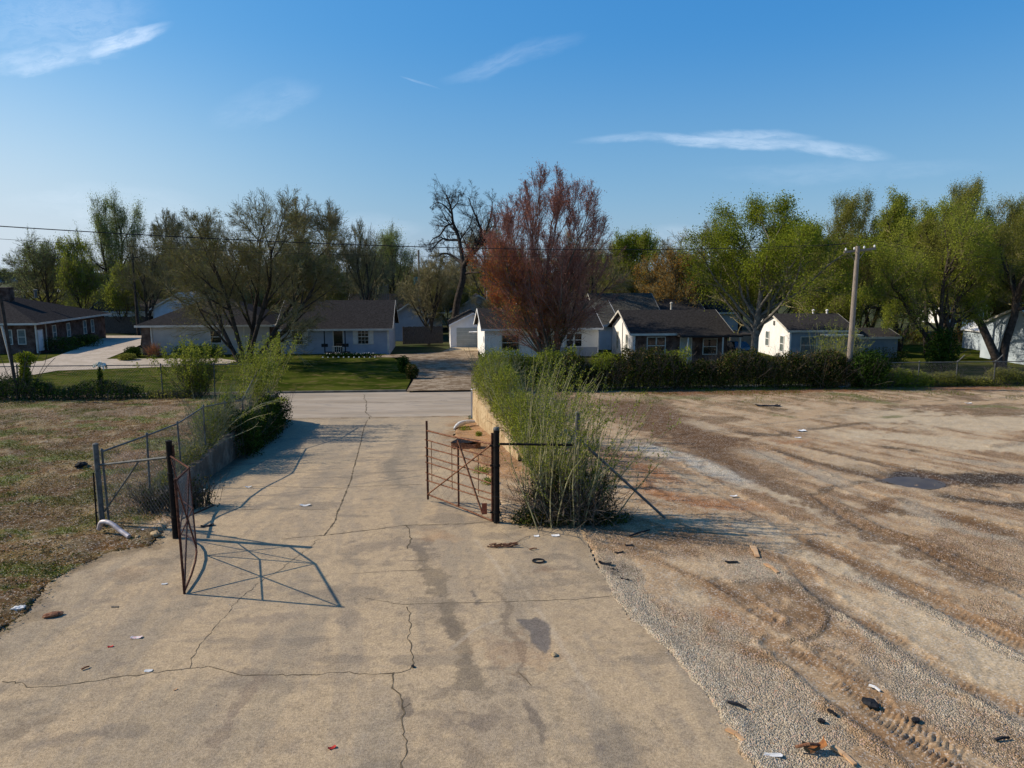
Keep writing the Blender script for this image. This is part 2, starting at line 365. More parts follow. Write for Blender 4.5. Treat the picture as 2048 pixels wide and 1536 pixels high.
# slab outline (measured)
slab_lot = [G(*p) for p in [(1165, 1058), (1195, 1130), (1262, 1240), (1300, 1262), (1400, 1365), (1450, 1440), (1512, 1536), (1650, 1750), (1000, 2600), (-700, 2600), (-700, 1450), (-60, 1310), (0, 1262), (60, 1215), (95, 1165), (150, 1135), (215, 1105), (300, 1092), (345, 1040), (352, 985)]]
slab_lot = slab_lot + [(Lx(20) - .12, 20.), (Lx(37) - .12, 37.), (Lx(41), 41.), (Rx(41) + .05, 41.)] + [GR(*p) for p in [(938, 843), (912, 850), (910, 872), (945, 905), (975, 950), (1000, 985), (1004, 1044), (1090, 1052)]]
strips = [  # (colour, gravel amount, half width m, strength, pixels)
 (np.array([.58, .52, .41]), 1, .6, 1., [(1262, 888), (1330, 905), (1399, 926), (1450, 948), (1506, 971)]),
 (PALE, .3, .5, .8, [(1506, 975), (1573, 992), (1655, 1029), (1780, 1087), (1883, 1133), (2028, 1180), (2300, 1290)]),
 (PALE, .2, .35, .7, [(1350, 950), (1400, 960), (1450, 975)]),
 (PALE, .2, .4, .7, [(1440, 1040), (1520, 1060), (1620, 1110), (1720, 1150), (1860, 1230), (2048, 1330), (2300, 1460)]),
 (PALE, .2, .4, .6, [(1640, 1180), (1760, 1235), (1900, 1310), (2048, 1380)]),
 (BRN, .2, 1.7, .95, [(1180, 800), (1270, 815), (1340, 850), (1420, 890), (1480, 915)]),
 (BRN, .6, .55, .7, [(1380, 880), (1480, 935), (1560, 975), (1639, 1010), (1738, 1065), (1838, 1100), (1904, 1132), (2024, 1182)]),
 (WETC, 0, .2, .75, [(1544, 897), (1639, 926), (1738, 950), (1790, 968)]),
 (WETC, 0, .28, .65, [(1465, 863), (1520, 868), (1573, 870), (1560, 862)]),
 (WETC, 0, .2, .6, [(1610, 859), (1660, 855), (1718, 847), (1800, 845), (1900, 846), (2048, 842)]),
 (WETC, 0, .22, .6, [(1614, 893), (1718, 917), (1821, 942), (1850, 950)]),
 (WETC, 0, .22, .7, [(1755, 893), (1800, 897), (1842, 904)]),
 (WETC, 0, .8, 1., [(1740, 945), (1820, 952), (1900, 958), (2000, 958), (2100, 958)]),
 (WETC, 0, .35, .8, [(1870, 985), (1930, 1000), (2048, 1012), (2200, 1020)]),
 (WETC, .2, .18, .6, [(1639, 992), (1660, 975), (1700, 968), (1740, 962)]),
 (WETC, .3, .3, .6, [(1738, 1010), (1820, 1025), (1900, 1030), (2048, 1070)]),
 (BRN, .4, .3, .7, [(1730, 1030), (1790, 1000), (1850, 1020), (1950, 1050), (2060, 1090)]),
 (GRAV, 1, .5, .8, [(1500, 900), (1560, 920), (1640, 950), (1690, 972)]),
 (GRAV, 1, .35, .7, [(1800, 1000), (1860, 1030), (1920, 1060), (2048, 1085)]),
 (GRAV, 1, .3, .7, [(1880, 915), (1920, 920), (1960, 925), (2048, 935)]),
 (RED * .9, .1, .5, 1., [(1195, 912), (1230, 912), (1262, 918)]),
 (RED, .1, .4, .75, [(1260, 925), (1300, 940), (1360, 965)]),
 (RED, .2, .55, .55, [(1300, 985), (1400, 1000), (1480, 1012), (1540, 1010)]),
 (RED, .2, .35, .65, [(1290, 955), (1300, 975), (1360, 1000), (1480, 1020)]),
 (RED, 0, .25, .5, [(1535, 880), (1580, 885), (1620, 880)]),
 (PALE, .1, 2.2, .75, [(1680, 828), (1800, 835), (1950, 845), (2100, 850), (2300, 850)]),
 (PALE, .1, 1.0, .75, [(1660, 872), (1760, 872), (1900, 885), (2048, 895), (2300, 900)]),
 (PALE, 0, .5, .55, [(1380, 840), (1420, 855), (1440, 862)]),
 (TAN, .2, .5, .8, [(1520, 845), (1600, 830), (1700, 812), (1850, 806), (2100, 803)]),
 (np.array([.2, .09, .035]), 0, 1.0, .85, [(1250, 782), (1400, 785), (1600, 780), (1800, 776), (2048, 776)]),
 (GRN, 0, .5, .5, [(1290, 797), (1380, 795), (1420, 800)]),
 (GRN, 0, .45, .6, [(1640, 787), (1700, 790), (1740, 800), (1800, 810)]),
 (GRN, 0, .3, .6, [(1930, 815), (1990, 812), (2048, 818)]),
 (GRN, 0, .25, .6, [(1760, 835), (1810, 832)]), (GRN, 0, .2, .6, [(1540, 828), (1590, 835)]),
 (GRAV, 1, .5, .8, [(1450, 1122), (1500, 1128), (1520, 1150), (1470, 1160)]),
 (GRAV, 1, .25, .8, [(1519, 1119), (1560, 1150), (1633, 1200), (1700, 1245), (1773, 1289), (1900, 1374), (2027, 1441), (2200, 1550)]),
 (GRAV, 1, .22, .8, [(1700, 1150), (1816, 1200), (1900, 1240), (2044, 1318), (2200, 1400)]),
 (GRAV, 1, .5, .9, [(1215, 1120), (1265, 1200), (1310, 1260), (1360, 1310), (1420, 1375), (1470, 1440), (1530, 1520), (1620, 1640)]),
 (GRAV, 1, .8, .65, [(1330, 1215), (1400, 1300), (1500, 1380), (1560, 1460), (1640, 1540)]),
 (GRAV, 1, .8, .7, [(1500, 1410), (1560, 1440), (1600, 1500)]),
 (GRAV, 1, .6, .75, [(1720, 1310), (1790, 1360), (1850, 1400), (1960, 1470)]),
 (BRN, .2, .3, .5, [(1560, 1090), (1640, 1100), (1660, 1120)]),
 (BRN, .5, .35, .5, [(1590, 1070), (1680, 1110), (1780, 1160), (1860, 1210)]),
 (BRN, .3, .45, .5, [(1390, 1160), (1480, 1185), (1560, 1175), (1620, 1190), (1640, 1225), (1600, 1255)]),
 (RED, .3, .35, .35, [(1410, 1210), (1450, 1235), (1490, 1250)]),
 (BRN, .2, .5, .6, [(1235, 1085), (1300, 1090), (1340, 1075), (1420, 1070)]),
 (WETC, .6, .35, .5, [(1215, 1128), (1240, 1140), (1262, 1150)]),
 (BRN, .2, .3, .45, [(1700, 1330), (1800, 1370)]),
 (PALE, 0, .3, .5, [(1380, 1190), (1420, 1215)]),
]
tracks = [  # tyre ruts: pixels, half width, depth, tread strength
 ([(1580, 1110), (1638, 1183), (1731, 1242), (1858, 1331), (1985, 1399), (2200, 1510)], .24, .035, .02),
 ([(1640, 1085), (1731, 1136), (1858, 1200), (2048, 1297), (2250, 1400)], .24, .035, .018),
 ([(1440, 1165), (1472, 1187), (1510, 1215), (1544, 1238)], .2, .03, .022),
 ([(1560, 1290), (1604, 1325), (1680, 1385), (1750, 1440), (1830, 1500), (1900, 1560)], .3, .03, .02),
 ([(1660, 1310), (1720, 1360), (1760, 1420), (1860, 1480), (2000, 1560)], .25, .02, .02),
 ([(1639, 992), (1738, 1058), (1838, 1090), (1904, 1124), (2024, 1174), (2200, 1250)], .25, .05, .02),
 ([(1300, 905), (1420, 970), (1560, 1045), (1680, 1110)], .3, .03, .0),
 ([(1500, 890), (1640, 950), (1790, 1010), (1930, 1040), (2100, 1080)], .3, .04, .02),
 ([(1544, 897), (1639, 926), (1738, 950), (1850, 965)], .22, .04, 0),
 ([(1614, 893), (1718, 917), (1821, 942), (2000, 990)], .22, .04, 0),
 ([(1840, 1010), (1930, 1040), (2048, 1065)], .3, .03, .02),
]
ridges = [  # small berms thrown up beside ruts
 ([(1519, 1119), (1633, 1200), (1773, 1289), (1900, 1374), (2027, 1441)], .11, .035),
 ([(1700, 1150), (1816, 1200), (2044, 1318)], .1, .03),
 ([(1638, 1208), (1650, 1234), (1629, 1268), (1574, 1282), (1540, 1283)], .06, .06),
 ([(1440, 1160), (1480, 1162), (1525, 1152)], .05, .03),
 ([(1561, 1323), (1625, 1391), (1731, 1475), (1782, 1530)], .08, .035),
 ([(1639, 985), (1738, 1050), (1838, 1083), (1904, 1117), (2024, 1167), (2200, 1240)], .13, .07),
 ([(1290, 955), (1300, 975), (1340, 992)], .08, .05),
 ([(1262, 884), (1330, 898), (1399, 918), (1470, 950)], .15, .06),
 ([(1880, 912), (1920, 920), (1965, 925)], .12, .06), ([(1970, 895), (2048, 885)], .2, .1),
 ([(1215, 1128), (1265, 1205), (1310, 1262), (1400, 1360), (1470, 1445), (1520, 1520)], .15, .02),
]
def near(X, Y, pts, w):
    p = np.array(pts); return (X > p[:, 0].min() - w) & (X < p[:, 0].max() + w) & (Y > p[:, 1].min() - w) & (Y < p[:, 1].max() + w)
def ground_fields(X, Y):
    n1 = fbm(X * .5, Y * .5, 4, 1); n2 = fbm(X * 1.9, Y * 1.9, 4, 2); n3 = fbm(X * 7, Y * 7, 3, 3); n4 = fbm(X * .17, Y * .17, 3, 4)
    streak_n = fbm((X * .82 + Y * .57) * 3.2, (-X * .57 + Y * .82) * .35 + 0, 4, 6)
    C = np.empty(X.shape + (3,)); C[:] = TAN
    def blend(m, c): C[:] = C * (1 - m[..., None]) + c * m[..., None]
    gr = .25 + .5 * ss(n1, .45, .65)
    blend(.5 * ss(n2, .5, .62), BRN * 1.8); blend(.38 * ss(streak_n, .5, .58), BRN * 1.6); blend(.35 * ss(1 - streak_n, .5, .64), PALE)
    gr = np.maximum(gr, .7 * ss(streak_n, .55, .7))
    far = ss(Y, 26, 34); blend(.5 * far * ss(n1, .48, .6), BRN); blend(.4 * far * ss(n2, .52, .62), OLIVE)
    H = (n2 - .5) * .04 + (n3 - .5) * .03
    for c, g, hw, st, px in strips:
        P = smooth_pts(gpts(px), 4); m = near(X, Y, P, hw * 2.2); x, y = X[m], Y[m]
        d, s, _ = polydist(x, y, P); L = s.max() + 1e-6
        e = np.clip(np.minimum(s, L - s) / (hw * 1.5) + .35, 0, 1)
        d = d + (n2[m] - .5) * hw * 1.6 + (n3[m] - .5) * hw * .8
        k = min(1., st * 1.15) * (1 - ss(d, hw * .5, hw * 1.2)) * e
        C[m] = C[m] * (1 - k[:, None]) + c * k[:, None]; gr[m] = gr[m] * (1 - k) + g * k
    for px, hw, dep, tr in tracks:
        P = smooth_pts(gpts(px), 5); m = near(X, Y, P, .8); x, y = X[m], Y[m]; d, s, sg = polydist(x, y, P)
        prof = -dep * (1 - ss(d, hw * .7, hw * 1.1)) + dep * .7 * np.exp(-((d - hw * 1.25) / .07) ** 2) * (.2 + 1.6 * n3[m])
        tread = .55 * tr * np.sign(np.sin(2 * math.pi * (s / .095 + d * 5.0 * (1 if True else 0)))) * (1 - ss(d, hw * .8, hw)) * ss(n2[m], .4, .55)
        H[m] += (prof * .55 + tread) * (.4 + 1.2 * n1[m]) * (.5 + n3[m])
        k = .25 * (1 - ss(d, hw * .8, hw * 1.2)); C[m] = C[m] * (1 - k[:, None]) + BRN * 1.5 * k[:, None]; gr[m] *= (1 - 2 * k)
    for px, hw, hh in ridges:
        P = smooth_pts(gpts(px), 5); m = near(X, Y, P, .8); x, y = X[m], Y[m]; d, s, sg = polydist(x, y, P)
        L = s.max() + 1e-6; e = np.clip(np.minimum(s, L - s) / .4, 0, 1)
        H[m] += .6 * hh * np.exp(-(d / hw) ** 2) * e * (.5 + n3[m]) ; k = np.exp(-(d / hw / 1.3) ** 2) * e
        gr[m] = gr[m] * (1 - k) + k
    # the left lot: leaf litter, straw and patchy grass
    lft = ss(-X, 0, 1) * np.where(Y > 17, ss(Lx(Y) - X, -.6, .0), 1); lft = np.where(X < -2, lft, 0)
    B = np.empty_like(C); B[:] = np.array([.16, .085, .03])
    def bb(m, c): B[:] = B * (1 - m[..., None]) + c * m[..., None]
    rows = fbm(X * .35 + Y * .12, Y * 1.5 - X * .25, 4, 9)
    bb(.75 * ss(n2, .5, .66), STRAW); bb(.65 * ss(rows, .5, .62), np.array([.24, .17, .065])); bb(.85 * ss(fbm(X * .9, Y * 1.3, 4, 11), .5, .6), np.array([.12, .15, .022])); bb(.5 * ss(n3, .55, .7), np.array([.055, .04, .022]))
    bb(.6 * ss(fbm(X * .5 + 3, Y * 1.1, 4, 14), .5, .6), np.array([.085, .05, .02]))
    wd = fbm(X * .28, Y * .5, 3, 12); bb(.6 * ss(wd, .52, .66) * (1 - ss(Y, 24, 30)), np.array([.24, .145, .08])); bb(.6 * ss(Y, 28, 34) * ss(wd, .4, .6), np.array([.3, .21, .13]))
    dark = (1 - ss(np.abs(sdf(X, Y, slab_lot)), .2, 1.6)) * ss(n2, .35, .55); bb(.55 * dark, np.array([.05, .036, .02]))
    B *= .86; C[:] = C * (1 - lft[..., None]) + B * lft[..., None]; gr = gr * (1 - lft); H = H * (1 - lft) + lft * ((n2 - .5) * .12 + (n3 - .5) * .05)
    # soil on the ramp beside the right wall and under the bushes
    rs = ss(X, Lx(Y) + 4, Lx(Y) + 5) * (1 - ss(X - Rx(Y), -.1, .1)) * ss(Y, 21, 23)
    SO = np.array([.36, .2, .09]) * (.65 + .7 * n2[..., None]); C[:] = C * (1 - rs[..., None]) + SO * rs[..., None]
    bank = ss(Y - Ye(X), .1, .8); C[:] = C * (1 - bank[..., None]) + np.array([.05, .05, .02]) * bank[..., None]
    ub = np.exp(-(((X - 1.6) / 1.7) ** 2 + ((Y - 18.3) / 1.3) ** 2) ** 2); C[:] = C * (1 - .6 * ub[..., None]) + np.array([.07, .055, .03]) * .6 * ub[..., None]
    C *= .94 * (.82 + .36 * n3[..., None]); gr = np.clip(gr + (n3 - .5) * .3, 0, 1)
    return C, gr, H, lft
PUD = [G(*p) for p in [(1775, 958), (1800, 953), (1840, 954), (1872, 960), (1880, 968), (1855, 973), (1815, 969)]]
X, Y = fan(3.2, 46, .0042, -1.25, 1.25, .0031)
Cc, GRV, HH, LFT = ground_fields(X, Y)
sd = sdf(X, Y, slab_lot) + (fbm(X * 3, Y * 3, 4, 21) - .5) * .35 * np.where(X < -2, 1.6, 1) * ss(Y, 5, 6) * (1 - .5 * (Y > 19))
Z = base_z(X, Y) + HH * ss(np.abs(Y - Ye(X)), 0, .5) - .25 * ss(Y - Yn(X), -.1, .15)
Z = Z + .028 * (1 - ss(np.abs(sd - .1), 0, .35)) - .09 * ss(-sd, -.02, .12)
pd = sdf(X, Y, PUD); pk = 1 - ss(pd, -.1, .6); Z -= .07 * pk
WET = np.clip((1 - ss(pd, 0, .9)) + (Cc.sum(-1) < .2) * .5, 0, 1) * (X > 0)
V = np.stack([X, Y, Z], -1).reshape(-1, 3)
F = grid_faces(*X.shape, keep=(sd > -.3))
V, F, ca, ga, wa = compact(V, F, Cc.reshape(-1, 3), GRV.ravel(), WET.ravel())

def groundmat(name, slab=False):
    m = bpy.data.materials.new(name); m.use_nodes = True; t = NT(m.node_tree); p = t.n['Principled BSDF']; P = t.obj()
    col = t.node('ShaderNodeAttribute', attribute_name='Col').outputs['Color']
    if slab:
        fine = t.noise(P, 30, 6, .8); mid = t.noise(P, 5, 5, .65); ag = t.node('ShaderNodeTexVoronoi', i_Vector=P); ag.inputs['Scale'].default_value = 70
        col = t.mix(1., col, t.mix(t.ramp(mid, .3, .7), (.9, .9, .92, 1), (1.08, 1.07, 1.04, 1)), 'MULTIPLY')
        col = t.mix(1., col, t.mix(t.ramp(fine, .3, .72), (.66, .64, .6, 1), (1.28, 1.28, 1.27, 1)), 'MULTIPLY')
        sp = t.ramp(t.noise(P, 38, 3, .6), .62, .7); col = t.mix(t.math('MULTIPLY', sp, .5), col, (.12, .1, .08, 1))
        h = t.math('ADD', t.math('MULTIPLY', fine, .6), t.math('MULTIPLY', ag.outputs['Distance'], .5)); bs = .55; bd = .012; ro = .88
        p.inputs['Roughness'].default_value = .88
    else:
        g = t.node('ShaderNodeAttribute', attribute_name='gr').outputs['Fac']; wt = t.node('ShaderNodeAttribute', attribute_name='wet').outputs['Fac']
        vo = t.node('ShaderNodeTexVoronoi', i_Vector=P); vo.inputs['Scale'].default_value = 42; vo2 = t.node('ShaderNodeTexVoronoi', i_Vector=P); vo2.inputs['Scale'].default_value = 85
        r1 = t.node('ShaderNodeSeparateColor', i_0=vo.outputs['Color']).outputs[0]; r2 = t.node('ShaderNodeSeparateColor', i_0=vo2.outputs['Color']).outputs[0]
        rr = t.math('ADD', t.math('MULTIPLY', r1, .55), t.math('MULTIPLY', r2, .45))
        stone = t.mix(t.ramp(rr, .2, .85), (.6, .57, .53, 1), (1.38, 1.37, 1.34, 1))
        stone = t.mix(t.ramp(r1, .9, .93), stone, (1.2, .7, .45, 1))
        fine = t.noise(P, 24, 6, .78); dirt = t.mix(t.ramp(fine, .3, .72), (.58, .56, .53, 1), (1.36, 1.35, 1.32, 1))
        gm = t.ramp(t.math('ADD', g, t.math('MULTIPLY', t.math('SUBTRACT', t.noise(P, 5, 3), .5), .7)), .3, .75)
        col = t.mix(1., col, t.mix(gm, dirt, stone), 'MULTIPLY')
        pb = t.ramp(t.math('ADD', t.math('MULTIPLY', r1, .8), t.math('MULTIPLY', t.noise(P, 3, 2), .4)), .86, .93); col = t.mix(t.math('MULTIPLY', pb, .45), col, (.55, .5, .42, 1))
        gap = t.math('MULTIPLY', t.ramp(vo.outputs['Distance'], .55, .8), t.math('MULTIPLY', gm, .55)); col = t.mix(gap, col, (.13, .1, .07, 1))
        h = t.math('ADD', t.math('MULTIPLY', fine, .5), t.math('MULTIPLY', t.math('SUBTRACT', 1., vo.outputs['Distance']), t.math('MULTIPLY', gm, 1.2)))
        h = t.math('ADD', h, t.math('MULTIPLY', t.noise(P, 9, 4, .6), .8)); bs = .85; bd = .024
        t.put(p.inputs['Roughness'], t.ramp(wt, .2, 1., .93, .45))
    t.l.new(col, p.inputs['Base Color']); p.inputs['Specular IOR Level'].default_value = .08
    b = t.node('ShaderNodeBump', i_Strength=bs, i_Distance=bd, i_Height=h); t.l.new(b.outputs[0], p.inputs['Normal']); return m
tag(link('ground', mk_mesh('ground', [(V, F, 0)], groundmat('lot soil and gravel'), {'Col': ca, 'gr': ga, 'wet': wa}, True)), kind='structure')

# puddle in the mud
wm = mat('muddy water', (.07, .05, .035), (.1, .075, .05), 2, .3, spec=.3)
pp = np.array(smooth_pts(PUD + [PUD[0]], 4)[:-1]); pc = pp.mean(0); pz = gz(*pc) - .045
pv = [(pc[0], pc[1], pz)] + [(a, b, pz) for a, b in (pp - pc) * 1.25 + pc]
tag(link('puddle', mk_mesh('puddle', [(pv, [(0, i + 1, (i + 1) % len(pp) + 1) for i in range(len(pp))], 0)], wm)), kind='structure')

# ------------------------------------------------------------------ concrete slab and ramp
X, Y = fan(3.2, 41.5, .0036, -1.2, .42, .0027)
sdS = sdf(X, Y, slab_lot)
sdS = np.maximum(sdS, Y - Yn(X)); m = sdS < .3
n1 = fbm(X * .45, Y * .45, 4, 31); n2 = fbm(X * 1.7, Y * 1.7, 4, 32); n3 = fbm(X * 6, Y * 6, 3, 33); st = fbm(X * 1.6, Y * .28, 4, 34)
C = np.empty(X.shape + (3,)); C[:] = np.array([.475, .355, .22])
def bl(m_, c): C[:] = C * (1 - m_[..., None]) + np.array(c) * m_[..., None]
bl(.3 * ss(n1, .45, .68), (.35, .275, .185)); bl(.35 * ss(n2, .52, .7), (.46, .34, .21)); bl(.35 * ss(n2 * .5 + n3 * .5, .56, .62), (.24, .195, .145)); bl(.4 * ss(fbm((X * .35 + Y * .06) * 9, Y * .5, 4, 38), .56, .64), (.33, .265, .19)); bl(.3 * ss(fbm(X * 11, Y * 11, 3, 39), .66, .74), (.17, .14, .1)); bl(.35 * ss(st, .53, .66), (.27, .225, .165))
bl(.5 * ss(fbm(X * .8, Y * 1.6, 4, 36), .6, .7), (.22, .18, .135))
bl(.35 * ss(Y, 22, 34), (.34, .3, .235))
for c, hw, s_, px in [
    ((.17, .135, .095), .17, .6, [(835, 1090), (845, 1130), (870, 1155), (885, 1200), (900, 1240), (925, 1290), (940, 1350), (958, 1385)]),
    ((.2, .16, .12), .25, .5, [(845, 1085), (860, 1125)]), ((.17, .135, .1), .12, .6, [(900, 1240), (910, 1275)]),
    ((.22, .17, .12), .07, .75, [(990, 1182), (1008, 1200), (1017, 1225), (1008, 1245), (1020, 1268), (1040, 1290), (1046, 1325), (1035, 1345), (1055, 1365)]),
    ((.2, .16, .12), .06, .8, [(1050, 1405), (1065, 1430), (1082, 1458), (1083, 1490)]),
    ((.21, .165, .125), .3, .7, [(880, 1440), (930, 1450), (1000, 1440)]), ((.22, .175, .13), .2, .6, [(930, 1490), (960, 1530)]), ((.22, .175, .13), .15, .6, [(870, 1385), (900, 1392)]),
    ((.17, .14, .11), .1, .8, [(945, 1182), (955, 1205), (965, 1208)]), ((.2, .165, .13), .13, .7, [(1045, 1374), (1072, 1376)]),
    ((.23, .15, .1), .16, .75, [(1078, 1140), (1098, 1142)]), ((.24, .19, .14), .1, .6, [(1130, 1138), (1160, 1137)]), ((.22, .18, .14), .09, .6, [(1215, 1180), (1232, 1180)]),
    ((.2, .16, .12), .08, .8, [(800, 1400), (812, 1420), (800, 1440)]), ((.22, .18, .14), .2, .5, [(680, 1230), (720, 1245)]), ((.25, .2, .15), .12, .6, [(850, 1300), (870, 1300)]),
    ((.22, .17, .12), .2, .6, [(0, 1475), (60, 1455), (110, 1432)]), ((.24, .19, .14), .15, .6, [(40, 1500), (120, 1480), (200, 1465)]), ((.24, .19, .14), .15, .5, [(180, 1205), (230, 1200)]),
    ((.25, .2, .15), .1, .6, [(185, 1320), (250, 1328)]), ((.25, .2, .15), .15, .5, [(470, 1245), (600, 1230)]), ((.24, .18, .13), .09, .55, [(430, 1500), (470, 1420), (530, 1345)]),
    ((.2, .165, .13), .35, .5, [(700, 1100), (800, 1085), (860, 1100)]), ((.24, .2, .15), .2, .5, [(560, 1020), (620, 1010)]), ((.22, .18, .14), .3, .5, [(540, 1005), (500, 1020)]),
    ((.2, .17, .13), .35, .55, [(770, 920), (785, 950), (800, 980)]), ((.2, .17, .13), .3, .45, [(820, 860), (800, 900), (785, 935)]), ((.24, .2, .155), .4, .4, [(650, 950), (600, 1000)]),
    ((.5, .4, .28), .05, .6, [(950, 1080), (1000, 1140), (1010, 1180)]), ((.5, .4, .28), .06, .5, [(1020, 1130), (1120, 1290), (1190, 1400)]), ((.5, .41, .3), .04, .5, [(900, 1300), (950, 1260), (1000, 1240)]),
    ((.36, .2, .1), .3, .35, [(860, 1068), (900, 1080)]), ((.37, .22, .12), .4, .3, [(980, 1290), (1060, 1320), (1090, 1300)]), ((.36, .24, .14), .3, .3, [(220, 1150), (300, 1140)]),
    ((.13, .11, .1), .07, .7, [(1195, 1385 + 110), (1198, 1498)]), ((.16, .13, .1), .09, .7, [(1280, 1497), (1290, 1500)])]:
    P = smooth_pts([GR(*q) for q in px], 4); k = near(X, Y, P, hw * 3) & m; d, s, _ = polydist(X[k], Y[k], P); L = s.max() + 1e-6
    e = np.clip(np.minimum(s, L - s) / hw + .5, 0, 1); d = d + (n2[k] - .5) * hw * 1.8 + (n3[k] - .5) * hw * 2.6
    q = s_ * (1 - ss(d, hw * .6, hw * 1.1)) * e * (.7 + .6 * n3[k]); C[k] = C[k] * (1 - q[:, None]) + np.array(c) * q[:, None]
patch = [GR(*p) for p in [(1032, 1240), (1062, 1240), (1070, 1233), (1082, 1240), (1098, 1252), (1102, 1270), (1100, 1298), (1092, 1308), (1078, 1300), (1066, 1285), (1058, 1262)]]
d = sdf(X, Y, patch) + (n3 - .5) * .08; bl(.85 * (1 - ss(d, -.015, .03)), (.155, .135, .12))
soil = np.maximum(1 - ss(-sdS, .0, .5 + .5 * n1), 0) * ss(n2, .38, .6) * np.where(X < -2, .8, .25); bl(soil, (.2, .145, .085))
# dirt blown along the ramp's right side, slab colour darker along the foot of the left wall
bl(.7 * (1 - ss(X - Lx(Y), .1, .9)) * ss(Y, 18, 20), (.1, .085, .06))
bl(.5 * ss(n2, .42, .58) * (1 - ss(-sdS, 0, 1.2)) * ss(Y, 22, 24) * (X > -4), (.38, .22, .11))
C *= .94 * (.9 + .2 * n3[..., None])
Zs = base_z(X, Y) + .008 + (n1 - .5) * .02
V = np.stack([X, Y, Zs], -1).reshape(-1, 3); F = grid_faces(*X.shape); F = F[(sdS.ravel()[F] < .0).all(1)]
V, F, ca = compact(V, F, C.reshape(-1, 3))
rng = np.random.default_rng(3)
def ribbon(px, w, jit=.02, dz=.0115, onslab=True):
    """a crack as a thin uneven sheet just above the slab"""
    P = [GR(*q) for q in px]; pts = []
    for a, b in zip(P[:-1], P[1:]):
        n = max(2, int(math.hypot(b[0] - a[0], b[1] - a[1]) / .09))
        for i in range(n): pts.append((a[0] + (b[0] - a[0]) * i / n, a[1] + (b[1] - a[1]) * i / n))
    pts.append(P[-1]); pts = np.array(pts); jj = np.cumsum(rng.normal(0, jit, pts.shape), 0); jj -= np.linspace(0, 1, len(pts))[:, None] * jj[-1]
    pts = pts + jj * .6 + rng.normal(0, jit * .4, pts.shape)
    T = norm(np.gradient(pts, axis=0)); N = np.stack([-T[:, 1], T[:, 0]], 1); ww = w * rng.uniform(.25, 1.25, (len(pts), 1)) / 2
    A = pts + N * ww; B = pts - N * ww
    z = lambda q: base_z(q[:, 0], q[:, 1]) + .008 + (fbm(q[:, 0] * .45, q[:, 1] * .45, 4, 31) - .5) * .02 + dz - .008
    V = np.concatenate([np.column_stack([A, z(A)]), np.column_stack([B, z(B)])]); n = len(pts); i = np.arange(n - 1)
    return V, np.stack([n + i, n + i + 1, i + 1, i], 1)
crk = [([(0, 1363), (30, 1360), (60, 1373), (120, 1372), (200, 1361), (320, 1346), (380, 1335), (440, 1333), (510, 1346), (560, 1341), (700, 1343), (785, 1347), (820, 1337), (829, 1322), (818, 1270), (826, 1245), (814, 1215)], .022, .03),
       ([(786, 1345), (788, 1375), (803, 1402), (803, 1440), (815, 1480), (822, 1498), (808, 1536), (800, 1570)], .028, .03), ([(820, 1408), (803, 1420)], .012, .02), ([(378, 1336), (392, 1300), (412, 1272), (430, 1245), (470, 1200), (540, 1150), (640, 1078)], .012, .03),
       ([(729, 1196), (760, 1203), (810, 1210), (835, 1208), (930, 1208), (1020, 1207), (1150, 1202), (1250, 1190)], .016, .012), ([(735, 840), (728, 855), (702, 960), (672, 1040), (647, 1072)], .05, .006), ([(725, 785), (735, 800), (733, 815), (738, 838)], .05, .04),
       ([(560, 1080), (650, 1072), (750, 1060), (815, 1052), (940, 1047), (1010, 1043)], .025, .02), ([(814, 1052), (817, 1075), (814, 1098)], .02, .03), ([(560, 835), (640, 836), (750, 836), (860, 834), (940, 832)], .04, .01),
       ([(690, 976), (760, 972), (850, 970)], .025, .01), ([(710, 917), (770, 916), (860, 913)], .02, .012), ([(440, 975), (560, 973), (690, 978)], .02, .01), ([(545, 947), (600, 946)], .015, .01), ([(700, 948), (800, 943), (850, 940)], .014, .02),
       ([(722, 878), (800, 877)], .015, .01), ([(560, 960), (640, 957), (700, 955)], .012, .01), ([(440, 1020), (560, 1018), (660, 1020)], .014, .015), ([(700, 1148), (780, 1143), (860, 1140)], .012, .01), ([(770, 1123), (850, 1122)], .012, .012),
       ([(1035, 1345), (1045, 1360), (1062, 1372)], .012, .02), ([(1000, 1062), (1080, 1110)], .008, .01), ([(540, 805), (640, 806), (740, 806), (860, 803), (930, 800)], .03, .01)]
cp = [ribbon(a, b * (1.45 if a[0][1] < 1100 and b < .04 else 1), c) + (1,) for a, b, c in crk]
crackm = mat('dirt filled crack', (.08, .06, .036), (.15, .115, .07), 6, .95)
me = mk_mesh('slab', [(V, F, 0)] + cp, [groundmat('weathered concrete', True), crackm], {'Col': np.concatenate([ca, np.zeros((sum(len(c[0]) for c in cp), 3)) + .08])}, True)
tag(link('concrete_driveway', me), kind='structure')

# ------------------------------------------------------------------ beyond the lots
def sheet(name, poly, z, m, sub=0, edge=.0, kind='structure'):
    n = len(poly); V = [(x, y, z) for x, y in poly]
    bmv = bpy.data.meshes.new(name); bmv.from_pydata(V, [], [tuple(range(n))]); bmv.materials.append(m); o = link(name, bmv); return tag(o, kind=kind)
grassm = mat('lawn grass', (.026, .038, .005), (.066, .076, .012), .5, 1., 1, 9, c3=(.12, .09, .035), stretch=(.6, 1.3, 1), spec=0.)
yardm = mat('dull yard grass', (.03, .035, .01), (.06, .055, .02), .35, .95, 1, 6, c3=(.05, .09, .014))
drivm = mat('pale drive concrete', (.38, .31, .23), (.46, .38, .29), .8, .9, .4, 12, c3=(.3, .24, .18))
strm = mat('worn street', (.31, .25, .18), (.39, .32, .24), .6, .9, .5, 14, c3=(.24, .21, .17), stretch=(.3, 1.5, 1))
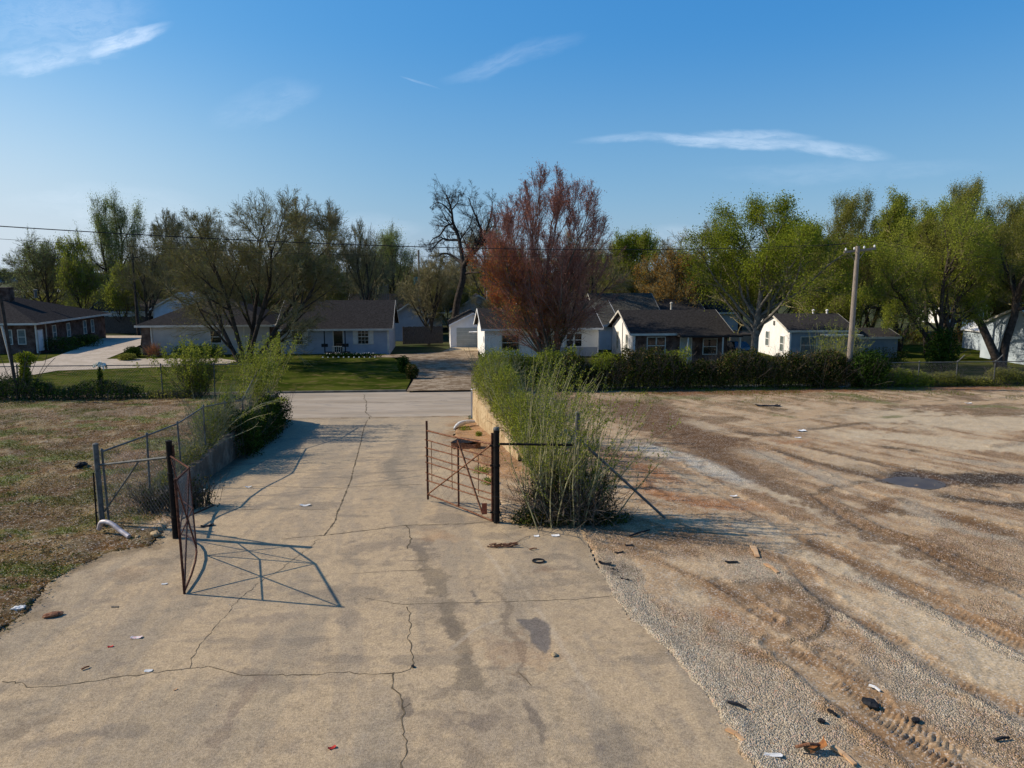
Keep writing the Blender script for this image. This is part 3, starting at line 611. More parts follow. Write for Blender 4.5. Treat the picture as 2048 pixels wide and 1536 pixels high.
grdm = mat('leafy gravel drive', (.17, .12, .075), (.33, .26, .18), 1.6, .95, 1, 12, c3=(.08, .045, .022), stretch=(.8, 1.1, 1), spec=0.)
sheet('far_ground', [(-4000, -200), (4000, -200), (4000, 7000), (-4000, 7000)], -1.74, yardm)
sheet('street', [(-90, Yn(-90) - 1.2), (90, Yn(90) - 1.2), (90, Yf(90)), (-90, Yf(-90))], -1.642, strm)
xs = np.arange(-90, 90.1, 6)
kb = MB()
for a, b in zip(xs[:-1], xs[1:]):
    if a < -6.5 and b > -6.5: b = -7
    elif a > -7 and a < -2: continue
    kb.raw([(a, Yf(a), -1.75), (b, Yf(b), -1.75), (b, Yf(b) + .16, -1.75), (a, Yf(a) + .16, -1.75), (a, Yf(a), -1.52), (b, Yf(b), -1.52), (b, Yf(b) + .16, -1.52), (a, Yf(a) + .16, -1.52)],
           [(4, 5, 6, 7), (0, 1, 5, 4), (2, 3, 7, 6), (3, 0, 4, 7), (1, 2, 6, 5)])
tag(kb.build('kerb', mat('kerb concrete', (.13, .115, .09), (.2, .18, .14), 2, .9)), kind='structure')
sheet('lawn', [(-90, Yf(-90) + .16), (-7.0, Yf(-7.0) + .16), (-7.3, 52), (-8.2, 58), (-9.9, 63.5), (-12, 69), (-90, 69)], -1.53, grassm)
sheet('side_yard', [(-1.6, Yf(-1.6) + .16), (90, Yf(90) + .16), (90, 78), (-3, 78), (-2.4, 60)], -1.545, grassm)
sheet('left_driveway', [G(u, v, -1.5) for u, v in [(-400, 800), (0, 761), (115, 741), (286, 735), (444, 729), (478, 722), (440, 717), (296, 717), (212, 718), (262, 698), (281, 690), (283, 671), (206, 671), (190, 684), (86, 722), (0, 727), (-400, 735)]], -1.5, drivm)
sheet('gravel_driveway', [(-6.9, Yf(-6.9) - .35), (-1.7, Yf(-1.7) - .35), (-2.5, 60), (-3.2, 68), (-3.4, 74.5), (-6.4, 74), (-6.9, 70.5), (-14, 67.2), (-14, 66.4), (-9.6, 66.0), (-9.5, 63.5), (-8.0, 58), (-7.1, 52)], -1.525, grdm)
sheet('garage_apron', [(-6.2, 71.6), (-3.2, 71.9), (-3.2, 75), (-6.4, 74.8)], -1.505, mat('yellow concrete apron', (.5, .38, .22), (.42, .32, .2), 1, .9))

# retaining walls: blocks with their own thickness standing between lot and ramp
def wall(name, fx, y0, y1, side, m, label):
    ys = np.arange(y0, y1 + .01, .25); V = []; nn = rng.normal(0, .012, (len(ys), 6))
    for i, y in enumerate(ys):
        x = fx(y); zb = float(np.interp(y, RYL if side < 0 else RY, RZL if side < 0 else RZ)) - .3; t = .04 if y > y0 + .3 else -.15
        for j, (a, b) in enumerate([(0, zb), (0, zb + .5), (0, t), (.26, t), (.26, zb)]):
            V.append((x + side * a + nn[i, j], y, b + nn[i, 5] * (b == t)))
    F = []; k = 5
    for i in range(len(ys) - 1):
        for j in range(k - 1): F.append((i * k + j, i * k + j + 1, (i + 1) * k + j + 1, (i + 1) * k + j))
    F2 = [(0, 1, 2, 3, 4), tuple((len(ys) - 1) * k + j for j in (4, 3, 2, 1, 0))]
    if side < 0: F = [f[::-1] for f in F]
    me = bpy.data.meshes.new(name); me.from_pydata(V, [], F + F2); me.materials.append(m); me.update()
    return tag(link(name, me), label, 'wall')
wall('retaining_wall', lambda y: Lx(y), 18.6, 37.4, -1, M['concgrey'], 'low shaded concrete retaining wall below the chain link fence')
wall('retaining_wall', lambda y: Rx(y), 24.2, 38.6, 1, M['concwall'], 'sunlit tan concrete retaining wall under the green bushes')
tag(MB().box((Rx(38.6) - .06, 38.62, -1.62), (Rx(38.6) + .3, 38.95, -.05)).build('end_block', M['white']), 'white painted end block of the tan retaining wall by the street', 'wall end')
# ------------------------------------------------------------------ plants
def poly_gen(rng, P0, D0, L, n, wob, up=0., wind=(0, 0, 0)):
    N = len(P0); P = np.empty((N, n + 1, 3)); P[:, 0] = P0; D = norm(D0); w_ = np.array(wind) + np.array([0, 0, up])
    for i in range(n):
        D = norm(D + rng.normal(0, wob, (N, 3)) + w_); P[:, i + 1] = P[:, i] + D * (L / n)[:, None]
    return P
def sample(P, t):
    """P (N,M,3), t (N,k) in 0..1 -> positions and tangents (N,k,3)"""
    M_ = P.shape[1] - 1; f = t * M_; i = np.clip(f.astype(int), 0, M_ - 1); r = (f - i)[..., None]; k = np.arange(len(P))[:, None]
    return P[k, i] * (1 - r) + P[k, i + 1] * r, norm(P[k, i + 1] - P[k, i])
def kids(rng, P, Rd, L, k, t0, t1, a0, a1, ratio, rr, drop=.5, flatz=0.):
    N = len(P); t = rng.uniform(t0, t1, (N, k)); t[:, 0] = np.maximum(t[:, 0], .93 * t1)
    p, T = sample(P, t); perp = norm(np.cross(T, rng.normal(size=T.shape))); a = rng.uniform(a0, a1, (N, k))[..., None]
    a[:, 0] *= .4
    D = np.cos(a) * T + np.sin(a) * perp; D[..., 2] += flatz
    f = t * (P.shape[1] - 1); i = np.clip(f.astype(int), 0, P.shape[1] - 2); kk = np.arange(N)[:, None]
    rad = Rd[kk, i] * (1 - (f - i)) + Rd[kk, i + 1] * (f - i)
    Lc = L[:, None] * ratio * (1 - drop * (t - t0) / (t1 - t0 + 1e-6)) * rng.uniform(.7, 1.2, (N, k))
    return p.reshape(-1, 3), D.reshape(-1, 3), Lc.ravel(), (rad * rr).ravel()
def radii(r0, n, taper=.35, rmin=.004):
    return np.maximum(r0[:, None] * (1 - (1 - taper) * np.linspace(0, 1, n + 1)[None]), rmin)

def smooth3(P, k=5):
    P = np.asarray(P); out = []
    for i in range(len(P) - 1):
        a = P[max(i - 1, 0)]; b = P[i]; c = P[i + 1]; d = P[min(i + 2, len(P) - 1)]
        for j in range(k):
            t = j / k; out.append(.5 * ((2 * b) + (c - a) * t + (2 * a - 5 * b + 4 * c - d) * t * t + (3 * b - a - 3 * c + d) * t ** 3))
    out.append(P[-1]); return np.array(out)
def tree_arrays(seed, h, cw, tr, stems, lv, leaf, cxo=None):
    """stems: list of (dx, dz) start directions of the trunks; lv: per level dict(k,t0,a0,a1,ratio,wob,up,n)
    returns trunk parts, crown parts; scaled to height h, crown width cw, trunk radius tr"""
    rng = np.random.default_rng(seed); N = len(stems)
    P0 = np.array([[s[3] if len(s) > 3 else 0, s[4] if len(s) > 4 else 0, -.02] for s in stems], float); D0 = np.array([[s[0], s[1], 1.] for s in stems]); L = np.array([s[2] for s in stems], float)
    l0 = lv[0]; P = poly_gen(rng, P0, D0, L, l0.get('n', 7), l0['wob'], l0.get('up', 0), l0.get('wind', (0, 0, 0)))
    Rd = radii(np.full(N, 1.) * (1. if N < 3 else .62), P.shape[1] - 1, l0.get('taper', .4), 0); gens = [(P, Rd)]
    for l in lv[1:]:
        p, D, Lc, r = kids(rng, P, Rd, L, l['k'], l.get('t0', .3), 1., l['a0'], l['a1'], l['ratio'], l.get('rr', .62), l.get('drop', .5), l.get('flatz', 0))
        keep = Lc > 0; P = poly_gen(rng, p[keep], D[keep], Lc[keep], l.get('n', 4), l['wob'], l.get('up', 0), l.get('wind', (0, 0, 0))); L = Lc[keep]
        Rd = radii(r[keep], P.shape[1] - 1, .3, 0); gens.append((P, Rd))
    allp = np.concatenate([g[0].reshape(-1, 3) for g in gens[-2:]]); zt = np.percentile(allp[:, 2], 99.7); xs_ = np.percentile(allp[:, 0], [.8, 99.2]); ys_ = np.percentile(allp[:, 1], [.8, 99.2])
    sx = cw / (xs_[1] - xs_[0]); sy = min(sx * 1.3, cw / (ys_[1] - ys_[0])); S = np.array([sx, sy, h / zt])
    tp, cp = [], []; mid = (xs_[0] + xs_[1]) / 2 * cw / (xs_[1] - xs_[0]); shift = 0 if cxo is None else cxo - mid
    for i, (P, Rd) in enumerate(gens):
        Pm = P * S; Pm[..., 0] += shift * np.clip(Pm[..., 2] / (.45 * h), 0, 1)
        rmin = [0.03, .02, .011, .009, .008, .007][min(i, 5)]
        V, F = tubes(Pm, np.maximum(Rd * tr, rmin * leaf.get('tw', 1)), 7 if i == 0 else (5 if i == 1 else 3)); (tp if i < 2 else cp).append((V, F, 0)); gens[i] = (Pm, Rd)
    n = leaf.get('n', 0)
    if n:
        P = gens[-1][0]; idx = rng.integers(0, len(P), n); t = rng.random((n, 1)); p, T = sample(P[idx], t); p = p[:, 0] + rng.normal(0, leaf.get('jit', .15), (n, 3))
        if 'keep' in leaf: p = p[leaf['keep'](p, rng, h, cw)]
        V, F = leaves(rng, p, leaf['s']); cp.append((V, F, 1))
    return tp, cp
def tree_mesh(kind, seed, h, cw, tr, stems, lv, leaf, bark, twig, lm, **kw):
    tp, cp = tree_arrays(seed, h, cw, tr, stems, lv, leaf, **kw); rng = np.random.default_rng(seed)
    nv = sum(len(c[0]) for c in cp); at = rng.random(nv).astype(np.float32); o = sum(len(c[0]) for c in cp if c[2] == 0); at[o:] = rnd_attr(rng, cp[-1][0]) if len(cp) and cp[-1][2] == 1 else at[o:]
    return mk_mesh(kind + '_trunk', tp, [M[bark]], smooth=True), mk_mesh(kind + '_crown', cp, [M[twig], M[lm]], {'rnd': at})
def plant_tree(kind, meshes, label, x, y, z=None, s=1, rz=0, sx=1, group=None, cat='tree'):
    o = thing(kind, label, cat, (x, y, (gz(x, y) if z is None else z)), rz, group); o.scale = (s * sx, s * sx, s)
    link('trunk', meshes[0], o); link('crown', meshes[1], o); return o
def at_px(u, Y): return (u - 1024) / FPX * Y * 1.0 / (math.cos(PITCH)) * .9885   # x for a picture column at distance Y (near the horizon)
def htop(v, Y): return W(1024, v, Y)[2]

def bush_parts(rng, bases, dirs, L, r0, nseg=6, wob=.08, up=0., wind=(0, 0, 0), k=6, kr=.3, ka=(.3, .8), kl=1, leafn=4000, ls=.03, jit=.03, t0=.15, kup=.05, leaf_lo=.0):
    P = poly_gen(rng, bases, dirs, L, nseg, wob, up, wind); Rd = radii(np.full(len(L), r0) * rng.uniform(.6, 1.2, len(L)), nseg, .25, .0025)
    parts = [tubes(P, Rd, 4) + (0,)]; Q, Qr, QL = P, Rd, L
    for i in range(kl):
        p, D, Lc, r = kids(rng, Q, Qr, QL, k, t0, 1., ka[0], ka[1], kr, .55, .4); Q = poly_gen(rng, p, D, Lc, 3, wob * 1.3, kup, wind); Qr = radii(r, 3, .4, .0022); QL = Lc; parts.append(tubes(Q, Qr, 3) + (0,))
    idx = rng.integers(0, len(Q), leafn); t = rng.uniform(leaf_lo, 1, (leafn, 1)); p, T = sample(Q[idx], t); p = p[:, 0] + rng.normal(0, jit, (leafn, 3))
    parts.append(leaves(rng, p, ls) + (1,)); return parts
def plant_obj(name, label, cat, parts, mats, rng, loc=(0, 0, 0), group=None):
    """stems and foliage as two parts under one plant"""
    o = thing(name, label, cat, loc, 0, group)
    a = [q for q in parts if q[2] == 0]; b = [(q[0], q[1], 0) for q in parts if q[2] == 1]
    if a: link('stems', mk_mesh(name + '_stems', a, [mats[0]]), o)
    if b: link('foliage', mk_mesh(name + '_foliage', b, [mats[1]], {'rnd': rnd_attr(rng, np.concatenate([q[0] for q in b]))}), o)
    return o
def blob(rng, n, c, r, ls, hollow=.5, lump=.35):
    """leaf cloud of uneven outline round c"""
    d = norm(rng.normal(size=(n, 3))); q = 1 + lump * (fbm(d[:, 0] * 2.3 + c[0] * 3, d[:, 1] * 2.3 + d[:, 2] * 1.7, 3, 7) - .5) * 2
    rr = (rng.random(n) ** hollow)[:, None] * q[:, None]; p = np.array(c) + d * rr * np.array(r); p = p[p[:, 2] > c[2] - r[2] * 1.0]
    return leaves(rng, p, ls)

# ---- tree kinds
TK = {}
bare = [dict(wob=.06, up=.04, taper=.5, n=7), dict(k=9, t0=.25, a0=.5, a1=1.0, ratio=.75, wob=.12, up=.07, n=6), dict(k=7, t0=.2, a0=.35, a1=.9, ratio=.6, wob=.13, up=.05, n=4), dict(k=8, t0=.12, a0=.35, a1=1.0, ratio=.68, wob=.14, up=.03, n=3, drop=.35), dict(k=7, t0=.1, a0=.3, a1=.95, ratio=.7, wob=.14, n=2, drop=.3)]
st1 = [(.03, 0, 1)]; st2 = [(-.25, .1, 1), (.22, -.1, .95)]; st3 = [(-.4, .1, 1), (.05, .25, 1.05), (.42, -.15, .95)]
TK['bare'] = tree_mesh('bare', 11, 12, 10, .28, st2, bare, dict(n=2500, s=.05, jit=.2, tw=1.5), 'barkdark', 'twig', 'l_olive')
TK['bare2'] = tree_mesh('bare2', 23, 12, 8.5, .22, st1, bare, dict(n=1200, s=.05, jit=.2, tw=1.6), 'bark', 'twig', 'l_olive')
TK['spread'] = tree_mesh('spread', 31, 10, 13, .3, st3, bare, dict(n=9000, s=.075, jit=.25, tw=1.5), 'barkdark', 'twig', 'l_pale')
TK['green'] = tree_mesh('green', 41, 12, 11, .3, st2, bare, dict(n=36000, s=.1, jit=.4, tw=1.3), 'barkdark', 'twig', 'l_green')
TK['green2'] = tree_mesh('green2', 47, 12, 10, .25, st3, bare, dict(n=26000, s=.09, jit=.4, tw=1.7), 'barkdark', 'twig', 'l_olive')
TK['yel'] = tree_mesh('yel', 53, 9, 9, .2, st3, bare, dict(n=17000, s=.1, jit=.3, tw=1.3), 'barkdark', 'twig', 'l_yel')
TK['orange'] = tree_mesh('orange', 59, 9, 10, .2, st3, bare, dict(n=15000, s=.09, jit=.3, tw=1.5), 'barkdark', 'twig', 'l_orange')
wl = [dict(wob=.1, up=.03, taper=.5, n=7), dict(k=9, t0=.3, a0=.5, a1=1.1, ratio=.7, wob=.16, up=.08, n=6), dict(k=8, t0=.15, a0=.4, a1=1., ratio=.5, wob=.16, up=.03, n=5, wind=(.08, 0, .03)), dict(k=8, t0=.1, a0=.3, a1=.9, ratio=.5, wob=.14, n=4, wind=(.16, 0, .06)), dict(k=4, t0=.1, a0=.2, a1=.6, ratio=.6, wob=.1, n=3, wind=(.22, 0, .08))]
TK['airy'] = tree_mesh('airy', 73, 14, 10, .3, st2, bare, dict(n=30000, s=.065, jit=.45, tw=1.3), 'barkdark', 'twig', 'l_pale')
TK['elm'] = tree_mesh('elm', 61, 14, 12, .34, st2, wl, dict(n=70000, s=.07, jit=.3, tw=1.1), 'barkdark', 'twig', 'l_yel')
TK['elm2'] = tree_mesh('elm2', 67, 14, 11, .3, st3, wl, dict(n=75000, s=.052, jit=.3, tw=1.2), 'barkdark', 'twig', 'l_olive')

def back(kind, key, label, u, v, Y, wpx, z=-1.6, group=None, rz=None, dy=0):
    """place by the measured top and crown width"""
    me = TK[key]; hz = htop(v, Y) - z; mh = {'airy': 14, 'bare': 12, 'bare2': 12, 'spread': 10, 'green': 12, 'green2': 12, 'yel': 9, 'orange': 9, 'elm': 14, 'elm2': 14}[key]; mw = {'airy': 10, 'bare': 10, 'bare2': 8.5, 'spread': 13, 'green': 11, 'green2': 10, 'yel': 9, 'orange': 10, 'elm': 12, 'elm2': 11}[key]
    s = hz / mh; cw = wpx / FPX * Y; x = at_px(u, Y)
    return plant_tree(kind, me, label, x, Y, z, s, (rz if rz is not None else (0 if key in ('elm', 'elm2') else random.Random(u * 7 + v).uniform(0, 6))), cw / mw / s, group)
BT = [
 ('bare_tree', 'spread', 'grey spreading tree at the far left beside the white flat roof', 103, 470, 100, 140),
 ('leafing_tree', 'yel', 'low yellow green tree beside the spreading grey tree at the left', 168, 478, 96, 80),
 ('tall_tree', 'airy', 'tall pale green tree rising highest at the left of the wooden fence', 236, 390, 108, 112),
 ('bare_tree', 'bare', 'dark thin crowned tree standing behind the left wooden fence', 297, 462, 92, 100),
 ('bare_tree', 'bare2', 'fan shaped bare tree right of the tall pale green tree', 338, 420, 104, 95),
 ('leafing_tree', 'yel', 'short yellow green tree behind the long white house', 250, 530, 94, 90),
 ('bare_tree', 'bare', 'bare tree behind the big dark tree, left of its top', 395, 430, 98, 110),
 ('bare_tree', 'bare2', 'bare grey tree whose fan top shows right of the big dark tree', 598, 392, 92, 120),
 ('bare_tree', 'bare2', 'bare forked tree top behind the blue grey house', 668, 402, 96, 110),
 ('bare_tree', 'bare', 'bare reddish twigged tree sloping down right of the forked top', 735, 440, 90, 110),
 ('leafing_tree', 'airy', 'rounded pale green tree behind the right end of the blue grey house', 788, 458, 104, 120),
 ('bare_tree', 'bare', 'small brown twiggy tree in front of the hanging transformer', 857, 505, 80, 120),
 ('bare_tree', 'bare2', 'bare round tree behind the crooked black tree', 970, 440, 100, 100),
 ('bare_tree', 'bare', 'bare brown tree just right of the red maple', 1180, 462, 90, 130),
 ('leafing_tree', 'green', 'fresh green tree between the red maple and the orange brown tree', 1254, 466, 104, 100),
 ('bare_tree', 'bare2', 'leaning bare tree between the fresh green and orange brown trees', 1318, 478, 110, 80),
 ('leafing_tree', 'orange', 'orange brown tree above the dark shingled roofs', 1350, 502, 94, 130),
 ('bare_tree', 'bare2', 'grey bare tree at the left edge of the big green tree', 1428, 438, 92, 110),
 ('leafing_tree', 'elm2', 'arching olive tree behind the top of the utility pole', 1705, 385, 80, 190),
 ('leafing_tree', 'elm', 'yellow green windswept tree right of the utility pole top', 1800, 395, 72, 190),
 ('leafing_tree', 'elm2', 'tallest windswept tree on the right skyline', 1925, 362, 82, 170),
 ('leafing_tree', 'elm', 'yellow green tree filling in right of the pole above the pale shed', 1860, 420, 66, 170),
 ('leafing_tree', 'elm2', 'olive windswept tree at the right edge behind the leaning dark trunk', 2040, 395, 78, 170),
 ('leafing_tree', 'yel', 'yellow green tree low behind the small white gabled house', 1640, 505, 76, 130),
 ('leafing_tree', 'yel', 'bushy yellow green tree behind the left side of the utility pole', 1672, 560, 74, 110),
]
for k_, key, lab, u, v, Y_, wp in BT: back(k_, key, lab, u, v, Y_, wp)
fill = [(60, 555, 150, 60), (150, 520, 125, 130), (215, 515, 135, 120), (310, 500, 125, 130), (370, 490, 118, 130), (450, 470, 120, 140), (530, 470, 112, 140), (620, 480, 115, 130), (700, 488, 118, 130), (760, 500, 125, 110),
        (830, 535, 112, 110), (880, 520, 125, 110), (930, 500, 115, 110), (1010, 490, 110, 130), (1080, 500, 112, 130), (1150, 500, 118, 120), (1215, 505, 115, 110), (1290, 520, 118, 120), (1390, 505, 115, 120), (1450, 500, 105, 120), (1530, 480, 100, 130), (1610, 450, 98, 130),
        (1650, 470, 90, 120), (1740, 470, 95, 150), (1830, 480, 92, 150), (1900, 470, 95, 150), (1980, 450, 95, 150), (2060, 460, 90, 150), (900, 560, 98, 90), (1000, 560, 96, 90), (820, 570, 92, 80), (1240, 545, 100, 90), (560, 520, 96, 110), (460, 540, 92, 110), (660, 530, 94, 110), (280, 545, 108, 90)]
keys = ['bare', 'green2', 'bare2', 'spread', 'green2', 'bare']
for i, (u, v, Y_, wp) in enumerate(fill):
    back('distant_tree', keys[i % 6] if u < 1600 else ['elm2', 'green'][i % 2], 'dull half leafed tree in the solid row behind the houses', u, v, Y_, wp, group='trees of the back row behind the houses')

bru = [(120, 585, 120, 130), (210, 580, 112, 120), (300, 575, 108, 120), (380, 570, 110, 130), (470, 570, 104, 130), (560, 565, 106, 130), (640, 560, 110, 120), (720, 560, 108, 120), (800, 565, 120, 120), (870, 575, 105, 110), (950, 570, 108, 120), (1020, 565, 104, 130),
       (1100, 560, 104, 130), (1180, 560, 106, 120), (1260, 565, 110, 120), (1330, 570, 108, 110), (1400, 560, 104, 120), (1480, 560, 100, 120), (1560, 555, 102, 130), (1640, 550, 98, 130), (1720, 550, 92, 130), (1800, 545, 96, 130), (1880, 550, 98, 130), (1960, 545, 96, 130), (2040, 550, 94, 130)]
for i, (u, v, Y_, wp) in enumerate(bru): back('distant_brush', ['green2', 'yel', 'bare', 'green2', 'orange'][i % 5], 'low brushy undergrowth tree filling the gap under the back row', u, v, Y_, wp, group='low brush under the back row of trees')
for i, (u, v, Y_, wp) in enumerate([(-900, 520, 260, 110), (-780, 528, 300, 90), (-650, 515, 280, 110), (-540, 530, 330, 80), (-430, 520, 270, 100), (-330, 528, 320, 90), (-230, 522, 290, 90), (-140, 530, 340, 70), (-60, 530, 330, 60), (5, 534, 340, 50), (50, 532, 350, 50), (100, 530, 330, 60)]):
    back('distant_tree', ['green2', 'bare', 'spread'][i % 3], 'small hazy tree on the far plain at the left horizon', u, v, Y_, wp, group='trees of the far plain at the left')
# ---- big dark multi stemmed tree in front of the two left houses
Yb = 62.; xb = at_px(490, Yb)
big = [dict(wob=.05, up=.03, taper=.45, n=9), dict(k=8, t0=.16, a0=.35, a1=.75, ratio=.62, wob=.1, up=.05, n=6), dict(k=7, t0=.2, a0=.3, a1=.75, ratio=.6, wob=.11, up=.04, n=4), dict(k=8, t0=.1, a0=.35, a1=1.0, ratio=.66, wob=.12, up=.02, n=3, drop=.35), dict(k=7, t0=.1, a0=.3, a1=.95, ratio=.7, wob=.13, n=2, drop=.3)]
me = tree_mesh('elm', 71, htop(392, Yb) + 1.55, 14.6, .34, [(-.75, .1, .95, -.05), (-.35, -.3, 1.05), (-.02, .25, 1.1), (.3, -.15, 1.05), (.62, .2, 1.0, .05), (.95, -.1, .85, .06)], big, dict(n=45000, s=.032, jit=.16, tw=1.25), 'barkdark', 'twig', 'l_olive', cxo=.4)
plant_tree('bare_tree', me, 'large dark many stemmed tree on the lawn between two left hand houses', xb, Yb, -1.53)
# ---- red maple
Yr = 60.; vase = [dict(wob=.03, up=.06, taper=.35, n=9), dict(k=13, t0=.06, a0=.25, a1=.85, ratio=.62, wob=.05, up=.1, n=6), dict(k=9, t0=.1, a0=.2, a1=.7, ratio=.52, wob=.06, up=.09, n=4), dict(k=8, t0=.1, a0=.2, a1=.75, ratio=.6, wob=.07, up=.07, n=3, drop=.4), dict(k=6, t0=.1, a0=.2, a1=.7, ratio=.6, wob=.08, n=2)]
sts = [(-.62, .1, .68), (-.42, -.3, .86), (-.22, .35, .98), (-.06, -.2, 1.04), (.08, .2, 1.04), (.24, -.3, .96), (.42, .25, .82), (.62, -.05, .64)]
tp, cp = tree_arrays(81, htop(340, Yr) + 1.55, 9.6, .2, sts, vase, dict(n=120000, s=.042, jit=.2, tw=1.0), cxo=-.9)
rg = np.random.default_rng(81); tw = [q for q in cp if q[2] == 0]; lf = [q for q in cp if q[2] == 1][0]; Cn = lf[0].reshape(-1, 4, 3).mean(1)
side = Cn[:, 0] * .22 + (6.6 - Cn[:, 2]) * .30 * -1 + rg.normal(0, .35, len(Cn))     # the low left side is in orange leaf, the rest in purple bud
red = side < -.2 + 0 * side; green = (Cn[:, 2] < 5.2) & (Cn[:, 0] < -1.5) & (rg.random(len(Cn)) < .35); keepp = red | (rg.random(len(Cn)) < .35)
mi = np.where(green, 3, np.where(red, 1, 2)); parts = list(tw)
for q in (1, 2, 3):
    s_ = keepp & (mi == q); parts.append((lf[0].reshape(-1, 4, 3)[s_].reshape(-1, 3), np.arange(s_.sum() * 4).reshape(-1, 4), q))
nv = sum(len(q[0]) for q in parts); o = plant_tree('red_maple', (mk_mesh('maple_trunk', tp, [M['bark']], smooth=True), mk_mesh('maple_crown', parts, [M['twigred'], M['l_red'], M['l_purple'], M['l_olive']], {'rnd': np.repeat(rg.random(nv // 4 + 1), 4)[:nv]})),
    'upright red budded maple in front of the long white house', at_px(1104, Yr), Yr, -1.6)
# ---- crooked black tree behind the white garage: limbs follow measured lines
Yc = 84.; rg = np.random.default_rng(91)
def cl_(pts): return np.array([W(u, v, Yc + dy) for u, v, dy in pts])
limbs = [(cl_([(908, 650, 0), (912, 620, 0), (916, 595, 0), (925, 560, 0), (927, 530, 0)]), .48, .36), (cl_([(927, 532, 0), (922, 500, .5), (916, 470, 1), (906, 445, 1), (903, 420, 1), (893, 390, 1.5)]), .3, .08),
         (cl_([(926, 535, 0), (940, 512, -1), (955, 497, -1.5), (968, 480, -2), (985, 462, -2)]), .32, .12), (cl_([(950, 500, -1), (962, 470, -.5), (957, 445, 0), (945, 418, 0), (937, 395, 0)]), .2, .05), (cl_([(960, 488, -1), (975, 455, -1), (982, 430, -1), (985, 405, -1)]), .15, .04),
         (cl_([(925, 528, 0), (910, 515, 1), (893, 507, 2), (878, 508, 2)]), .18, .07), (cl_([(917, 480, 1), (898, 480, 2), (885, 478, 2), (870, 492, 2), (862, 505, 2)]), .16, .05), (cl_([(906, 448, 1), (893, 452, 1), (880, 470, 2), (866, 478, 2), (858, 490, 2)]), .13, .04),
         (cl_([(928, 548, 0), (942, 545, -1), (957, 545, -2), (970, 540, -2), (978, 550, -2)]), .16, .05), (cl_([(905, 430, 1), (890, 412, 0), (875, 405, 0), (865, 410, 0)]), .1, .03), (cl_([(903, 420, 1), (915, 405, 1), (918, 388, 1)]), .09, .03)]
tp = []; cp = []
for P, a, b in limbs:
    P = smooth3(P)
    n = len(P); PP = P[None]; rr = np.linspace(a, b, n)[None]; tp.append(tubes(PP, rr, 6) + (0,))
    if a < .4:
        L = np.array([np.linalg.norm(P[-1] - P[0])])
        p, D, Lc, r = kids(rg, PP, rr, L, 12, .15, 1., .4, 1.1, .55, .42); Q = poly_gen(rg, p, D, Lc, 6, .2, .04); Qr = radii(r * .9, 6, .3, .014); cp.append(tubes(Q, Qr, 4) + (0,))
        p, D, Lc, r = kids(rg, Q, Qr, Lc, 9, .1, 1., .4, 1.1, .55, .6); Q = poly_gen(rg, p, D, Lc, 4, .18, .03); Qr = radii(r, 4, .3, .009); cp.append(tubes(Q, Qr, 3) + (0,))
        p, D, Lc, r = kids(rg, Q, Qr, Lc, 7, .1, 1., .4, 1., .65, .7); Q = poly_gen(rg, p, D, Lc, 3, .18, .0); cp.append(tubes(Q, radii(r, 3, .4, .007), 3) + (0,))
o = thing('crooked_tree', 'crooked black bare tree leaning over the white garage', 'tree', (at_px(908, Yc), Yc, -1.65))
c0 = np.array([at_px(908, Yc), Yc, -1.65])
tp[0][0][:7][:, 2] = -1.7
link('trunk', mk_mesh('crooked_trunk', [(V - c0, F, 0) for V, F, _ in tp], [M['barkdark']], smooth=True), o); link('crown', mk_mesh('crooked_crown', [(V - c0, F, 0) for V, F, _ in cp], [M['barkdark']]), o)
# ---- big green tree right of centre
Yg = 60.; rnd_ = [dict(wob=.05, up=.04, taper=.25, n=8), dict(k=19, t0=.2, a0=.5, a1=1.2, ratio=.72, wob=.09, up=.06, n=7, rr=.6, drop=.5), dict(k=8, t0=.2, a0=.35, a1=.9, ratio=.5, wob=.13, up=.05, n=4), dict(k=8, t0=.12, a0=.3, a1=.9, ratio=.55, wob=.15, up=.04, n=3), dict(k=6, t0=.1, a0=.3, a1=.8, ratio=.55, wob=.15, n=2)]
me = tree_mesh('big_green', 103, htop(398, Yg) + 1.6, 12.2, .34, [(.03, 0, 1.0)], rnd_, dict(n=80000, s=.06, jit=.4, keep=lambda p, rng, h, cw: (p[:, 2] > 4.7 + rng.normal(0, .8, len(p)))), 'barkgrey', 'twig', 'l_green', cxo=1.0)
plant_tree('green_tree', me, 'large rounded fresh green tree with pale limbs between two white houses', at_px(1505, Yg), Yg, -1.6)
# ---- ivy trunked tree and leaning dark tree on the right
me = tree_mesh('right_a', 111, htop(405, 58) + 1.6, 9.5, .33, [(-.35, .1, .9), (.12, -.1, 1.), (.45, .1, .95)], wl, dict(n=54000, s=.05, jit=.35), 'barkdark', 'twig', 'l_yel', cxo=-.6)
plant_tree('leafing_tree', me, 'tree with three dark trunks rising from an ivy clump behind the right fence', at_px(1888, 58), 58, -1.6)
rg = np.random.default_rng(7)
plant_obj('ivy_clump', 'dark ivy clump swallowing the foot of the three trunked tree', 'shrub', [blob(rg, 5200, (0, 0, 1.5), (1.25, 1.2, 2.0), .08)+(1,), tubes(poly_gen(rg, np.zeros((12, 3)), rg.normal(0, .3, (12, 3)) + [0, 0, 1], np.full(12, 2.5), 4, .1), np.full((12, 5), .02), 3)+(0,)], [M['bark'], M['l_dark']], rg, (at_px(1888, 57), 57, -1.55))
me = tree_mesh('right_b', 117, htop(378, 59) + 1.6, 10.5, .36, [(-.28, .05, 1.05), (.12, .1, .95)], [dict(wl[0], n=8, up=.02, taper=.55), dict(wl[1], t0=.45)] + wl[2:], dict(n=60000, s=.045, jit=.3), 'barkdark', 'twig', 'l_olive', cxo=-.8)
plant_tree('leafing_tree', me, 'tree with a thick dark leaning trunk in front of the pale blue shed', at_px(2012, 59), 59, -1.6)
print('trees done')
